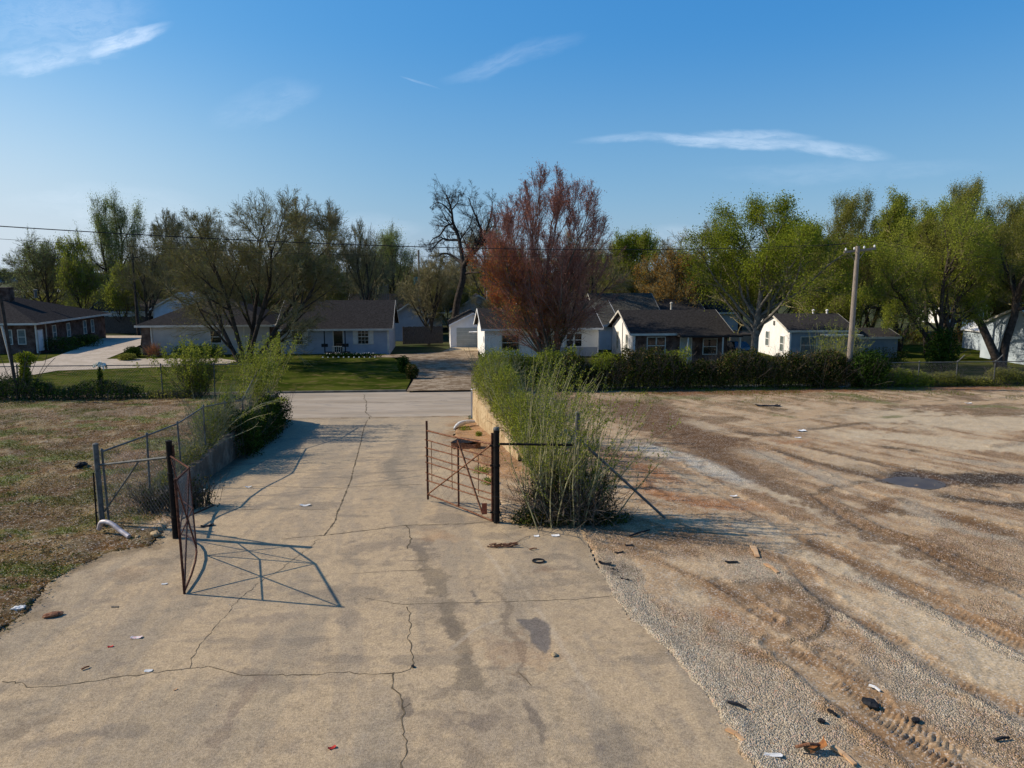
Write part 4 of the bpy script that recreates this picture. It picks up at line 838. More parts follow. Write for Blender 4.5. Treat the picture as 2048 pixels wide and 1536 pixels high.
# ------------------------------------------------------------------ houses
M['sid_blue'] = siding('blue grey siding', (.27, .3, .34), (.31, .34, .38)); M['sid_white'] = siding('white siding', (.76, .73, .68), (.82, .79, .74)); M['sid_beige'] = siding('beige siding', (.36, .34, .31), (.42, .4, .36))
M['sid_pale'] = siding('pale blue grey siding', (.36, .42, .46), (.44, .5, .54), .2); M['sid_blue2'] = siding('slate blue siding', (.2, .24, .28), (.25, .29, .33))
M['br_dark'] = brickmat('dark red brick', (.1, .05, .035), (.16, .085, .06), (.17, .14, .12)); M['br_mix'] = brickmat('mottled brick', (.12, .07, .05), (.24, .17, .13), (.2, .17, .14))
M['panel'] = mat('garage door paint', (.34, .35, .3), (.4, .41, .36), 2, .6); M['green'] = mat('green metal', (.06, .16, .14), (.08, .2, .17), 3, .5)
ROT = R(5)
class House:
    def __init__(s, kind, label, u, Y, w, d, eave, ridge, zb=-1.6, wallm='sid_white', roofm='roof', style='gable', over=.35, rot=ROT, right=False, cat='house', axis='x', sidem=None, x=None):
        x = at_px(u, Y) if x is None else x
        s.r = thing(kind, label, cat, (x, Y, zb), rot); s.w, s.d, s.e, s.h = w, d, eave, ridge; s.wm = wallm
        if right:      # the measured corner is the right one
            s.r.location = (x - w * math.cos(rot), Y - w * math.sin(rot), zb)
        b = MB(); W_, D = w, d
        t = .12
        b.box((0, 0, -.3), (W_, t, eave)); b.box((0, D - t, -.3), (W_, D, eave)); b.box((0, t, -.3), (t, D - t, eave), 1); b.box((W_ - t, t, -.3), (W_, D - t, eave), 1)
        if style == 'gable':
            if axis == 'x':
                for x0 in (0, W_ - t): b.raw([(x0, 0, eave), (x0 + t, 0, eave), (x0 + t, D, eave), (x0, D, eave), (x0, D / 2, ridge - .12), (x0 + t, D / 2, ridge - .12)], [(0, 1, 5, 4)], 1); b.raw([(x0, 0, eave), (x0, D, eave), (x0, D / 2, ridge - .1), (x0 + t, 0, eave), (x0 + t, D, eave), (x0 + t, D / 2, ridge - .1)], [(0, 2, 1), (3, 4, 5)], 1)
            else:
                for y0 in (0, D - t): b.raw([(0, y0, eave), (W_, y0, eave), (W_ / 2, y0, ridge - .1), (0, y0 + t, eave), (W_, y0 + t, eave), (W_ / 2, y0 + t, ridge - .1)], [(0, 1, 2), (3, 5, 4)])
        s.wall = b.build('wall', [M[wallm], M[sidem or wallm]], s.r)
        o = over; k = (ridge - eave) / ((D if axis == 'x' else W_) / 2); ez = eave - k * o; T = .13; b = MB()
        if style == 'gable':
            if axis == 'x': A, B_ = (-o, W_ + o), lambda p, q: (p, q)
            else: A, B_ = (-o, D + o), lambda p, q: (q, p)
            S_ = D if axis == 'x' else W_
            prof = [(-o, ez), (S_ / 2, ridge), (S_ + o, ez), (S_ + o, ez + T), (S_ / 2, ridge + T), (-o, ez + T)]
            V = [B_(a, p) + (z,) for a in A for p, z in prof]; n = 6
            F = [(0, 1, 4, 5), (1, 2, 3, 4)] + [(a + n for a in f) for f in [(5, 4, 1, 0), (4, 3, 2, 1)]]; F = [tuple(f) for f in F] + [(i, i + n, (i + 1) % n + n, (i + 1) % n) for i in range(n)]
            b.raw(V, F)
        else:
            x0, x1, y0, y1 = -o, W_ + o, -o, D + o; hy = (y1 - y0) / 2; r0, r1 = x0 + hy, x1 - hy
            if r0 > r1: r0 = r1 = (x0 + x1) / 2
            V = [(x0, y0, ez), (x1, y0, ez), (x1, y1, ez), (x0, y1, ez), (x0, y0, ez + T), (x1, y0, ez + T), (x1, y1, ez + T), (x0, y1, ez + T), (r0, y0 + hy, ridge + T), (r1, y0 + hy, ridge + T)]
            b.raw(V, [(0, 3, 2, 1), (0, 1, 5, 4), (1, 2, 6, 5), (2, 3, 7, 6), (3, 0, 4, 7), (4, 5, 9, 8), (6, 7, 8, 9)]).raw(V, [(5, 6, 9), (7, 4, 8)])
        s.roof = b.build('roof', M[roofm], s.r)
        fm_ = M['trim' if wallm not in ('sid_white',) else 'white']; b = MB()          # fascia boards, proud of the roof edge; each gable end is one bent board
        if style == 'gable' and axis == 'x':
            b.box((-o, -o - .03, ez - .06), (W_ + o, -o - .004, ez + T - .01)).build('fascia', fm_, s.r)
            for xx, q in ((-o - .03, .026), (W_ + o + .004, .026)):
                b = MB()
                for p, z, p2, z2 in ((-o, ez, S_ / 2, ridge), (S_ + o, ez, S_ / 2, ridge)): b.raw([(xx, p, z - .05), (xx + q, p, z - .05), (xx + q, p2, z2 - .05), (xx, p2, z2 - .05), (xx, p, z + T), (xx + q, p, z + T), (xx + q, p2, z2 + T), (xx, p2, z2 + T)], [(0, 1, 2, 3), (4, 5, 6, 7), (0, 4, 5, 1), (1, 5, 6, 2), (3, 2, 6, 7), (0, 3, 7, 4)])
                b.build('fascia', fm_, s.r)
        elif style == 'gable':
            for yy in (-o - .03, D + o + .004):
                b = MB()
                for p, z, p2, z2 in ((-o, ez, S_ / 2, ridge), (S_ + o, ez, S_ / 2, ridge)): b.raw([(p, yy, z - .05), (p, yy + .026, z - .05), (p2, yy + .026, z2 - .05), (p2, yy, z2 - .05), (p, yy, z + T), (p, yy + .026, z + T), (p2, yy + .026, z2 + T), (p2, yy, z2 + T)], [(0, 1, 2, 3), (4, 5, 6, 7), (0, 4, 5, 1), (1, 5, 6, 2), (3, 2, 6, 7), (0, 3, 7, 4)])
                b.build('fascia', fm_, s.r)
        else:
            b.box((-o, -o - .03, ez - .05), (W_ + o, -o - .004, ez + T)); b.box((W_ + o + .004, -o, ez - .05), (W_ + o + .03, D + o, ez + T)); b.box((-o - .03, -o, ez - .05), (-o - .004, D + o, ez + T)).build('fascia', fm_, s.r)
    def m(s, f, a, z, dep):      # facade coordinate -> local point; f: front, left, right
        return {'front': (a, -dep, z), 'left': (-dep, a, z), 'right': (s.w + dep, a, z)}[f]
    def bx(s, b, f, a0, a1, z0, z1, d0, d1, m=0):
        p = np.array([s.m(f, a0, z0, d0), s.m(f, a1, z1, d1)]); b.box(tuple(p.min(0)), tuple(p.max(0)), m)
    def window(s, f, a, z, w, h, grid=0, shut=None, gm='glass', fm='trim'):
        b = MB(); t = .07
        for q in [(a - t, a + w + t, z + h, z + h + t), (a - t, a + w + t, z - t, z), (a - t, a, z, z + h), (a + w, a + w + t, z, z + h), (a, a + w, z + h / 2 - .03, z + h / 2 + .03)]: s.bx(b, f, *q, -.01, .06)
        if grid:
            for i in range(1, grid): s.bx(b, f, a + w * i / grid - .015, a + w * i / grid + .015, z, z + h, -.01, .035)
            for i in (1, 3): s.bx(b, f, a, a + w, z + h * i / 4 - .015, z + h * i / 4 + .015, -.01, .032)
        o = b.build('window', M[fm], s.r); g = MB(); s.bx(g, f, a, a + w, z, z + h, -.02, .02); g.build('pane', M[gm], o)
        if shut:
            for x0 in (a - t - .42, a + w + t + .02):
                b = MB(); s.bx(b, f, x0, x0 + .4, z - .05, z + h + .05, -.01, .035); s.bx(b, f, x0 + .06, x0 + .34, z + .02, z + h / 2 - .05, .035, .045); s.bx(b, f, x0 + .06, x0 + .34, z + h / 2 + .05, z + h - .02, .035, .045); b.build('shutter', M[shut], s.r)
        return o
    def door(s, f, a, z, w, h, dm='glass', fm='trim', name='door'):
        b = MB(); t = .08
        for q in [(a - t, a + w + t, z + h, z + h + t), (a - t, a, z, z + h), (a + w, a + w + t, z, z + h)]: s.bx(b, f, *q, -.01, .06)
        b.build('door_frame', M[fm], s.r); d = MB(); s.bx(d, f, a, a + w, z, z + h, -.01, .03)
        for i in range(1, 4): s.bx(d, f, a + .06, a + w - .06, z + h * (i - 1) / 3 + .06, z + h * i / 3 - .04, .03, .04)
        o = d.build(name, M[dm], s.r); k = MB(); s.bx(k, f, a + w - .12, a + w - .07, z + 1.0, z + 1.06, .04, .08); k.build('handle', M['galv'], o); return o
    def strip(s, name, m_, f, a0, a1, z0, z1, d0, d1): b = MB(); s.bx(b, f, a0, a1, z0, z1, d0, d1); return b.build(name, M[m_], s.r)
    def flue(s, x, y, z0, z1, m_='galv', r=.09, name='vent_pipe'): b = MB(); b.lathe((x, y, 0), [(r, z0), (r, z1), (r * 1.5, z1), (r * 1.5, z1 + .1), (.001, z1 + .16)], 8); return b.build(name, M[m_], s.roof)

# brick house far left
h = House('brick_house', 'low dark brick house with a wide hipped roof at the left edge', 67, 70, 15, 16, 2.95, 5.35, -1.55, 'br_dark', 'roof', 'hip', .6, R(7), True)
for a in (3.6, 6.6, 10.4, 12.3): h.window('right', a, 1.0, .62, 1.35, gm='glassgrey')
for a in (12.4, 13.6): h.window('front', a, .9, .6, 1.3, gm='glassgrey')
h.door('right', .6, .1, .9, 2.0, 'white'); h.strip('downspout', 'trim', 'right', 2.2, 2.28, 0, 2.9, .0, .08); h.strip('porch_post', 'trim', 'right', -.32, -.2, 0, 2.8, .25, .37)
b = MB(); b.box((8.6, 6, 4.6), (10.0, 7, 6.05)).box((8.55, 5.95, 6.05), (10.05, 7.05, 6.15)); b.build('chimney', M['br_dark'], h.roof); h.flue(11.6, 8.0, 5, 5.75, 'galv', .16, 'roof_vent')
# beige house with brick corner
h = House('beige_house', 'beige sided house with a brick corner behind the large dark tree', 283, 68, 11.6, 9.5, 2.85, 5.0, -1.52, 'sid_beige', 'roof', 'hip', .45, ROT, sidem='br_mix')
h.strip('brick_corner', 'br_mix', 'front', -.02, .75, -.2, 2.7, .0, .09); h.strip('downspout', 'trim', 'front', .8, .92, 0, 2.7, .0, .1); h.window('front', 6.2, 1.1, .95, 1.1, 0); h.strip('corner_board', 'trim', 'front', 9.2, 9.3, 0, 2.7, 0, .04)
# blue grey house
h = House('blue_house', 'blue grey house with shuttered windows and a small porch beside the leafy gravel drive', 560, 69, 10.15, 8.5, 2.45, 4.75, -1.52, 'sid_blue', 'roof', 'gable', .4)
h.window('front', 1.1, .9, .95, 1.35, 3, 'trim'); h.window('front', 7.25, .9, .95, 1.35, 3, 'trim'); h.door('front', 4.95, .15, .85, 2.05, 'glass')
h.strip('corner_board', 'trim', 'front', 9.98, 10.15, 0, 2.4, .0, .04); h.strip('corner_board', 'trim', 'front', 0, .15, 0, 2.4, .0, .04)
b = MB().box((4.2, -1.5, -.05), (6.4, -.02, .18)); b.build('porch_floor', M['roofbrown'], h.r)
for xx in (4.3, 6.2):
    b = MB().beam((xx, -1.3, .18), (xx, -1.3, 2.25), .09, .09).beam((xx - .3, -1.32, .9), (xx + .3, -1.32, .9), .06, .3); b.build('porch_post', M['rubber'], h.r)
b = MB()
for i in range(6): b.beam((5.0 + i * .18, -1.3, .25), (5.0 + i * .18, -1.3, .75), .04, .04)
b.beam((4.95, -1.3, .78), (5.95, -1.3, .78), .05, .05); b.build('porch_railing', M['trim'], h.r)
# white garage
h = House('garage', 'small white gabled garage with one wide grey door at the end of the gravel drive', 901, 75, 4.7, 7, 2.35, 3.5, -1.6, 'sid_white', 'roof', 'gable', .15, R(6), cat='garage', axis='y')
b = MB()
for i in range(5): b.box((.62, -.03, .02 + i * .42), (2.95, .0, .42 + i * .42))
o = b.build('garage_door', M['panel'], h.r); h.strip('door_trim', 'white', 'front', .5, .6, 0, 2.2, 0, .04); h.strip('door_trim', 'white', 'front', 2.97, 3.07, 0, 2.2, 0, .04)
# long white house
h = House('white_house', 'long white house with a sharp sunlit gable behind the red maple', 969, 66, 10.6, 6.8, 2.72, 4.25, -1.6, 'sid_white', 'roof', 'gable', .35, R(8))
h.window('front', 1.6, .75, 1.5, 1.3, 0, gm='glass'); h.window('front', 7.55, 1.0, .62, 1.15, 0, gm='glass', fm='white'); h.window('front', 8.35, 1.0, .62, 1.15, 0, gm='glass', fm='white')
h.window('front', 4.9, 1.0, .6, 1.0, 0); h.strip('lower_siding', 'sid_blue', 'front', 6.2, 10.5, -.1, .9, 0, .03); b = MB().lathe((-.95, 1.0, 2.2), [(.02, 0), (.38, .1), (.4, .16), (.02, .04)], 12); b.build('dish_bracket', M['white'], h.r)
# white gable and red brick house
h = House('gabled_house', 'house with a white gable end, dark brick front and carport right of the red maple', 1268, 62, 8.2, 8.4, 2.6, 4.2, -1.55, 'br_dark', 'roof', 'gable', .4, R(5), sidem='sid_white')
h.window('left', 2.1, .7, .5, 1.5, gm='glassgrey'); h.window('left', 5.6, .7, .5, 1.5, gm='glassgrey'); h.strip('conduit', 'galv', 'left', 3.9, 3.96, .5, 3.2, 0, .06)
h.window('front', 1.2, .8, .7, 1.4, 0); h.window('front', 2.0, .8, .7, 1.4, 0); h.door('front', 4.1, .1, .9, 2.0, 'panel'); h.window('front', 6.1, .75, 1.15, 1.25, 0); h.strip('corner_board', 'white', 'front', -.02, .12, 0, 2.5, 0, .05)
b = MB().box((3.6, -1.7, 2.32), (8.9, -.36, 2.46)).raw([(3.6, -1.7, 2.46), (8.9, -1.7, 2.46), (8.9, -.36, 2.62), (3.6, -.36, 2.62)], [(0, 1, 2, 3)]); b.build('porch_roof', M['roof'], h.r)
b = MB().box((8.65, -.3, 2.3), (10.6, 5.5, 2.42)); b.build('carport_roof', M['roofbrown'], h.r)
for xx, yy in ((4.2, -1.6), (7.2, -1.6), (8.7, -1.6), (9.2, -.2), (10.5, -.2)): MB().beam((xx, yy, 0), (xx, yy, 2.32), .1, .1).build('porch_post', M['trim'], h.r)
h.flue(4.6, 4.6, 4.0, 4.85, 'trim')
# small white and slate house
h = House('cottage', 'small house with a bright white gable and slate blue front left of the utility pole', 1581, 64, 5.6, 7.2, 2.7, 3.85, -1.6, 'sid_blue2', 'roofbrown', 'gable', .3, R(2.5), sidem='sid_white')
h.window('left', 1.2, .7, .75, 1.35, gm='glassgrey', fm='white'); h.window('left', 4.6, .9, .75, 1.3, gm='glassgrey', fm='white'); h.window('front', 1.0, .7, 1.35, 1.4, 0, gm='glassgrey', fm='trim'); h.strip('corner_board', 'white', 'front', -.03, .1, 0, 2.6, 0, .05); h.strip('gable_vent', 'galv', 'left', 3.4, 3.75, 2.9, 3.3, 0, .05)
h.flue(3.6, 3.6, 3.7, 4.2, 'white'); h.flue(4.9, 3.6, 3.7, 4.2, 'white'); MB().beam((3.4, -1.5, 0), (3.4, -1.5, 2.3), .1, .1).build('porch_post', M['trim'], h.r); MB().box((2.5, -1.7, 2.3), (5.7, -.3, 2.42)).build('porch_roof', M['trim'], h.r)
# neighbours behind
h = House('white_house', 'white house with a mossy sagging roof behind the long white house', 1232, 73, 9, 11, 2.6, 4.6, -1.6, 'sid_white', 'roofmoss', 'gable', .4, R(5), True); h.window('right', 2, 1, .6, 1)
h = House('dark_roof_house', 'house whose mossy brown gable roof peeks over the shingled ridge', 1196, 84, 7, 9, 2.9, 5.1, -1.6, 'sid_beige', 'roofmoss', 'gable', .4, R(5), axis='x')
House('dark_roof_house', 'house under a grey hipped roof glimpsed behind the big green tree', 1352, 92, 8, 8, 2.8, 4.9, -1.6, 'sid_beige', 'roof', 'hip', .4)
House('dark_roof_house', 'low brown roofed house behind the vent pipes of the gabled house', 1262, 88, 9, 8, 2.7, 4.3, -1.6, 'sid_beige', 'roofbrown', 'gable', .4)
House('small_house', 'small grey blue gabled house behind the right end of the blue grey house', 778, 84, 4.6, 7, 2.6, 4.1, -1.6, 'sid_blue', 'roofbrown', 'gable', .3, R(5), axis='y')
House('dark_roof_house', 'dark roofed house behind the small twiggy tree', 700, 96, 12, 8, 2.6, 4.7, -1.6, 'sid_beige', 'roof', 'gable', .4)
h = House('dark_roof_house', 'dark gabled house behind the crooked tree and the garage', 905, 98, 7, 8, 2.6, 4.6, -1.6, 'sid_beige', 'roofbrown', 'gable', .4, R(5), axis='y'); h.flue(4.8, 3, 3.9, 5.0, 'trim')
h = House('white_house', 'pale blue white house with a raised gable left of the large dark tree', 309, 92, 7, 8, 3.2, 5.1, -1.6, 'sid_pale', 'roofpale', 'gable', .3, R(-3), axis='y')
h = House('long_house', 'long low white house with a row of small windows behind the wooden fence', 186, 98, 9, 6, 2.6, 3.9, -1.6, 'sid_white', 'roofbrown', 'gable', .4, R(0))
for i in range(7): h.window('front', .6 + i * 1.2, 1.0, .4, .9)
o = thing('warehouse', 'long building with a flat white roof beyond the brick house', 'warehouse', (-110, 150, -1.7)); MB().box((0, 0, 0), (32, 40, 3.6)).build('wall', M['sid_white'], o); MB().box((-.4, -.4, 3.6), (32.4, 40.4, 3.85)).build('roof', M['roofpale'], o)
for i in range(5):
    o = thing('distant_building', ['low dark building on the far horizon, leftmost', 'long grey building on the far horizon beside the spreading grey tree', 'small white far building between trees', 'flat brown far building beside the warehouse', 'grey far shed at the left edge'][i], 'building', ((-395, -350, -330, -290, -255)[i], (540, 560, 380, 330, 260)[i], -1.7)); L_ = (60, 90, 14, 30, 12)[i]
    MB().box((0, 0, 0), (L_, 20, (5.5, 6, 5, 5, 4)[i])).build('wall', M[['sid_blue2', 'sid_beige', 'sid_white', 'br_mix', 'sid_beige'][i]], o); MB().box((-.5, -.5, (5.5, 6, 5, 5, 4)[i]), (L_ + .5, 20.5, (5.5, 6, 5, 5, 4)[i] + .4)).build('roof', M['roof'], o)
# right edge shed and lean-to
h = House('pale_shed', 'pale blue gabled shed in dappled shade at the right edge', 2112, 58, 7, 8.4, 3.1, 4.7, -1.6, 'sid_pale', 'roofpale', 'gable', .25, R(3), cat='shed'); h.strip('shed_door', 'white', 'left', 5.0, 5.9, 0, 2.1, 0, .05)
h = House('pale_shed', 'low pale lean-to shed just left of the leaning dark trunk', 1968, 72, 2.2, 3, 2.0, 2.8, -1.6, 'sid_pale', 'white', 'gable', .2, R(3), cat='shed', axis='y')
House('white_house', 'white house half hidden behind the three dark trunks', 1885, 112, 6.5, 7, 2.8, 4.2, -1.6, 'sid_white', 'roof', 'hip', .3)
House('pale_shed', 'long low grey shed right of the utility pole behind the brush', 1722, 66, 3.6, 4, 1.9, 2.5, -1.6, 'sid_blue2', 'roofbrown', 'gable', .2, cat='shed')

# wooden fences
def board_fence(label, u0, u1, Y, h, m_='woodfence', Y1=None, gap=.0):
    Y1 = Y1 or Y; x0, x1 = at_px(u0, Y), at_px(u1, Y1); L = math.hypot(x1 - x0, Y1 - Y); a = math.atan2(Y1 - Y, x1 - x0); z = gz(x0, Y) + .05; rg = random.Random(u0)
    o = thing('board_fence', label, 'fence', (x0, Y, z), a); b = MB(); i = 0; s = 0
    while s < L: b.box((s, 0, 0), (s + .135, .02, h + rg.uniform(-.04, .03))); s += .14 + gap
    b.build('boards', M[m_], o); b = MB().box((0, .021, .3), (L, .06, .4)).box((0, .021, h - .4), (L, .06, h - .3)); b.build('rail', M[m_], o)
    for k in range(int(L / 2.4) + 1): MB().box((k * 2.4 - .05, .061, 0), (k * 2.4 + .05, .16, h)).build('post', M[m_], o)
board_fence('tall dark board fence between the brick house and the beige house', 186, 300, 94, 2.1, 'woodfence', 93)
board_fence('brown board fence in the gap between the beige house and the blue grey house', 536, 560, 70.5, 1.9)
board_fence('dark board fence behind the blue grey house beside the garage', 806, 884, 79, 1.9, 'woodfence', 80)
board_fence('pale board fence by the carport left of the big green tree', 1462, 1518, 76, 1.7, 'wood')
board_fence('pale lattice fence above the ridge of the blue grey house', 722, 778, 97, 6.2, 'wood', 97, .12)

# dark car under the carport
def car(label, x, y, rz, m_):
    o = thing('parked_car', label, 'car', (x, y, -1.54), rz)
    def sec(pts, w): return [(a, -w, z) for a, z in pts] + [(a, w, z) for a, z in pts]
    body = [(-2.1, .35), (-2.15, .75), (-2.0, .95), (-1.2, 1.0), (1.1, 1.0), (2.0, .85), (2.15, .6), (2.1, .35)]; n = len(body)
    b = MB().raw(sec(body, .85), [(i, i + 1, i + 1 + n, i + n) for i in range(n - 1)] + [(n - 1, 0, n, 2 * n - 1)]); bm_ = b
    for s_ in (0, n): b.raw(np.array(sec(body, .85))[s_:s_ + n].tolist() + [(0, -.85 if s_ == 0 else .85, .6)], [(i, (i + 1) % n, n) for i in range(n)])
    b.build('body', m_, o); cab = [(-1.3, 1.0), (-.95, 1.42), (.3, 1.45), (1.0, 1.0)]; V = [(a, -.8 + (.12 if z > 1.1 else 0), z) for a, z in cab] + [(a, .8 - (.12 if z > 1.1 else 0), z) for a, z in cab]
    MB().raw(V, [(0, 1, 5, 4), (1, 2, 6, 5), (2, 3, 7, 6), (0, 3, 2, 1), (4, 5, 6, 7)]).build('cabin_glass', M['glass'], o)
    for xx in (-1.35, 1.35):
        for yy in (-.86, .66): MB().tube([(xx, yy, .33), (xx, yy + .2, .33)], .33, 14).build('wheel', M['rubber'], o)
    for yy in (-.7, .4): MB().box((2.1, yy, .62), (2.17, yy + .3, .78)).build('headlight', M['glassgrey'], o)
paint = mat('black car paint', (.01, .01, .012), None, rough=.3)
car('black car parked under the carport roof', at_px(1476, 66.5), 66.5, R(-80), paint)
# dark tarp heap and garden things near houses
rg = np.random.default_rng(77)
for u, v, Y_, rx, rz_, mm, lab in [(262, 700, 66.5, .75, .55, 'l_dark', 'small clipped bush left of the brick corner'), (372, 704, 67, 1.6, .6, 'l_dark', 'long dark clipped bush along the beige wall, nearer the brick corner'), (415, 702, 67, 1.5, .65, 'l_dark', 'dark clipped bush below the window of the beige house'),
        (170, 690, 76, 1.8, .75, 'l_dark', 'dark bush at the far end of the brick house wall'), (120, 702, 72, 2.2, .8, 'l_dark', 'long black bush along the side of the brick house'), (250, 712, 64, .8, .35, 'l_olive', 'low olive bush on the small grass island'),
        (806, 735, 56, .55, .75, 'l_dark', 'dark upright bush at the end of the lawn by the leafy drive'), (822, 752, 53, .5, .6, 'l_hedge', 'brownish bush leaning over the edge of the leafy drive'),
        (1950, 660, 80, 1.5, .95, 'l_dark', 'round dark bush behind the low pale shed'), (1900, 662, 79, 2.2, 1.05, 'l_orange', 'orange brown bush left of the round dark bush'), (1830, 665, 78, 1.8, .9, 'l_orange', 'orange brown bush between two dark trunks'), (1795, 668, 78, 1.2, .9, 'l_orange', 'leftmost orange brown bush behind the right fence'), (1985, 640, 86, 1.6, 1.0, 'l_orange', 'orange bush glowing above the low pale shed'),
        (1768, 700, 58, 2.2, 1.0, 'l_hedge', 'dense brush hiding the low grey shed right of the utility pole'), (1862, 738, 46, .95, .5, 'l_hedge', 'tangled dark brush heap behind the right chain link fence'), (930, 668, 84, 1.0, 1.1, 'l_green', 'green bush at the foot of the crooked tree')]:
    x = at_px(u, Y_); plant_obj('garden_bush', lab, 'bush', [blob(rg, 2600, (0, 0, rz_ * .8), (rx, min(rx, .9), rz_), .055)+(1,), tubes(poly_gen(rg, rg.normal(0, .1, (8, 3)) * [1, 1, 0], rg.normal(0, .4, (8, 3)) + [0, 0, 1], np.full(8, rz_ * 1.3), 3, .1), np.full((8, 4), .015), 3)+(0,)], [M['bark'], M[mm]], rg, (x, Y_, -1.53))
P = poly_gen(rg, rg.normal(0, .25, (160, 3)) * [1, .6, 0], rg.normal(0, .35, (160, 3)) + [0, 0, 1], rg.uniform(.7, 1.5, 160), 4, .08); link_ = thing('ornamental_grass', 'orange dry ornamental grass clump by the brick corner', 'grass clump', (at_px(305, 66.6), 66.6, -1.5)); link('blades', mk_mesh('dry_blades', [tubes(P, radii(np.full(160, .03), 4, .2), 3) + (0,)], [mat('orange straw', (.32, .13, .05), (.42, .22, .1), 2)]), link_)
# flower bed in front of the blue house
bx_ = at_px(640, 66.2); by_ = 66.2
o = tag(link('flower_bed', mk_mesh('bed', [blob(rg, 2400, (2.6, 0.2, .12), (2.7, .5, .22), .06)+(0,), leaves(rg, np.column_stack([rg.uniform(.2, 5, 70), rg.uniform(-.1, .3, 70), rg.uniform(.25, .42, 70)]), .05)+(1,)], [M['l_dark'], M['white']], {'rnd': rg.random(10640)[:10640]} if False else None), None, (bx_, by_, -1.5)), 'dark flower bed with small white flowers in front of the blue grey house', 'flower bed')
for i in range(11):
    s_ = tag(MB().lathe((0, 0, 0), [(.001, 0), (.06, .01), (.07, .04), (.05, .08), (.001, .1)], 8).build('edging_stone', M['white'], None, (bx_ + .3 + i * .47, by_ - .55, -1.5)), 'small round white stone in the row edging the flower bed', 'stone', 'white stones edging the flower bed'); s_.scale = (1, 1, .8 + .4 * rg.random())
print('houses done')
# ------------------------------------------------------------------ gates, posts, fences
def zt(v, Y): return W(1024, v, Y)[2]
def pipe(name, pts, r, m_, parent=None, n=8, label=None, cat=None):
    o = MB().tube(pts, r, n).build(name, M[m_], parent, smooth=True); return tag(o, label, cat) if label else o
def chain(P0, P1, P2, P3, pitch=.085, r=.002):
    """diamond mesh filling the quad P0 P1 (bottom) P2 P3 (top)"""
    P0, P1, P2, P3 = [np.array(p, float) for p in (P0, P1, P2, P3)]; L = np.linalg.norm(P1 - P0); H = np.linalg.norm(P3 - P0); segs = []
    q = lambda s, t: (P0 * (1 - s) + P1 * s) * (1 - t) + (P3 * (1 - s) + P2 * s) * t
    k = -H
    while k < L:
        for sg in (1, -1):
            a, b = (k, 0.), (k + H, H)
            if a[0] < 0: a = (0., -k)
            if b[0] > L: b = (L, L - k)
            if sg < 0: a, b = (L - a[0], a[1]), (L - b[0], b[1])
            segs.append([q(a[0] / L, a[1] / H), q((a[0] + b[0]) / 2 / L, (a[1] + b[1]) / 2 / H), q(b[0] / L, b[1] / H)])
        k += pitch * 1.414
    segs = np.array(segs); return tubes(segs, np.full(segs.shape[:2], r), 3)
# right hand gate: rusty pipe leaf
hx, hy = G(985, 1044); fx_, fy_ = G(856, 1000)
def gp(t, z, off=0.): return (hx + (fx_ - hx) * t, hy + (fy_ - hy) * t + off, z)
gY = lambda t: hy + (fy_ - hy) * t
gt = thing('pipe_gate', 'rusty open gate leaf of many thin pipes hung on the black post', 'gate', (hx, hy, 0))
def glocal(o): o.parent = gt; o.location = (-hx, -hy, 0); return o
glocal(pipe('upright', [gp(0, .03), gp(0, zt(866, hy))], .032, 'rustdark')); glocal(pipe('upright', [gp(1, .02), gp(1, zt(842, fy_))], .03, 'rustdark')); glocal(pipe('upright', [gp(.5, .1), gp(.5, zt(880, gY(.5)))], .026, 'rustdark'))
for vf, vh, r in [(861, 888, .024), (880, 915, .018), (896, 932, .018), (912, 951, .018), (925, 968, .018), (946, 988, .018), (961, 1001, .018), (989, 1042, .022)]:
    z0, z1 = zt(vh, hy), zt(vf, fy_); sag = rg.uniform(-.03, .02); glocal(pipe('rail', [gp(-.01, z0), gp(.35, z0 * .65 + z1 * .35 + sag), gp(.7, z0 * .3 + z1 * .7 + sag), gp(1.03 if r < .021 else 1, z1)], r, 'rust', n=6))
glocal(pipe('diagonal', [gp(1, zt(988, fy_), -.03), gp(.03, zt(892, hy), -.03)], .02, 'rust')); glocal(pipe('diagonal', [gp(.5, zt(880, gY(.5)), -.035), gp(.14, zt(1028, gY(.14)), -.035)], .024, 'rust'))
for t, v0, v1 in [(.93, 883, 966), (.6, 896, 980), (.2, 908, 988)]: glocal(pipe('bar', [gp(t, zt(v1, gY(t)), .02), gp(t, zt(v0, gY(t)), .02)], .011, 'rust', n=5))
glocal(MB().box((gp(.15, 0)[0], gp(.15, 0)[1] - .06, .13), (gp(.15, 0)[0] + .13, gp(.15, 0)[1] - .045, .42)).build('plate', mat('faded red plate', (.3, .08, .04), (.38, .13, .07), 8)))
V, F = chain(gp(.02, .05), gp(.98, .07), gp(.98, zt(863, fy_)), gp(.02, zt(890, hy)), .2, .0018); glocal(link('wire_mesh', mk_mesh('gate_wire', [(V, F, 0)], [M['rustwire']])))
px_, py_ = G(991, 1046)
gp1 = thing('gate_post', 'thick black steel gate post carrying the rusty pipe gate', 'post', (px_ + .03, py_, 0)); ph = zt(860, py_)
b = MB().tube([(0, 0, -.2), (0, 0, ph)], .075, 14); b.build('pole', M['darkpost'], gp1, smooth=True); MB().lathe((0, 0, ph), [(.08, 0), (.085, .03), (.06, .07), (.001, .085)], 12).build('cap', M['galv'], gp1, smooth=True)
for z in (.25, 1.45, 1.95): MB().lathe((0, 0, z), [(.077, 0), (.088, .005), (.088, .05), (.077, .055)], 12).box((-.16, -.02, z + .005), (-.07, .02, z + .05)).build('hinge', M['darkpost'], gp1)
ex, ey = G(1152, 1050); e_h = zt(828, ey)
pipe('cross_rail', [(px_ + .1, py_, zt(888, py_)), (ex - .06, ey, zt(890, ey))], .03, 'darkpost', label='dark horizontal pipe from the black gate post into the bush', cat='pipe')
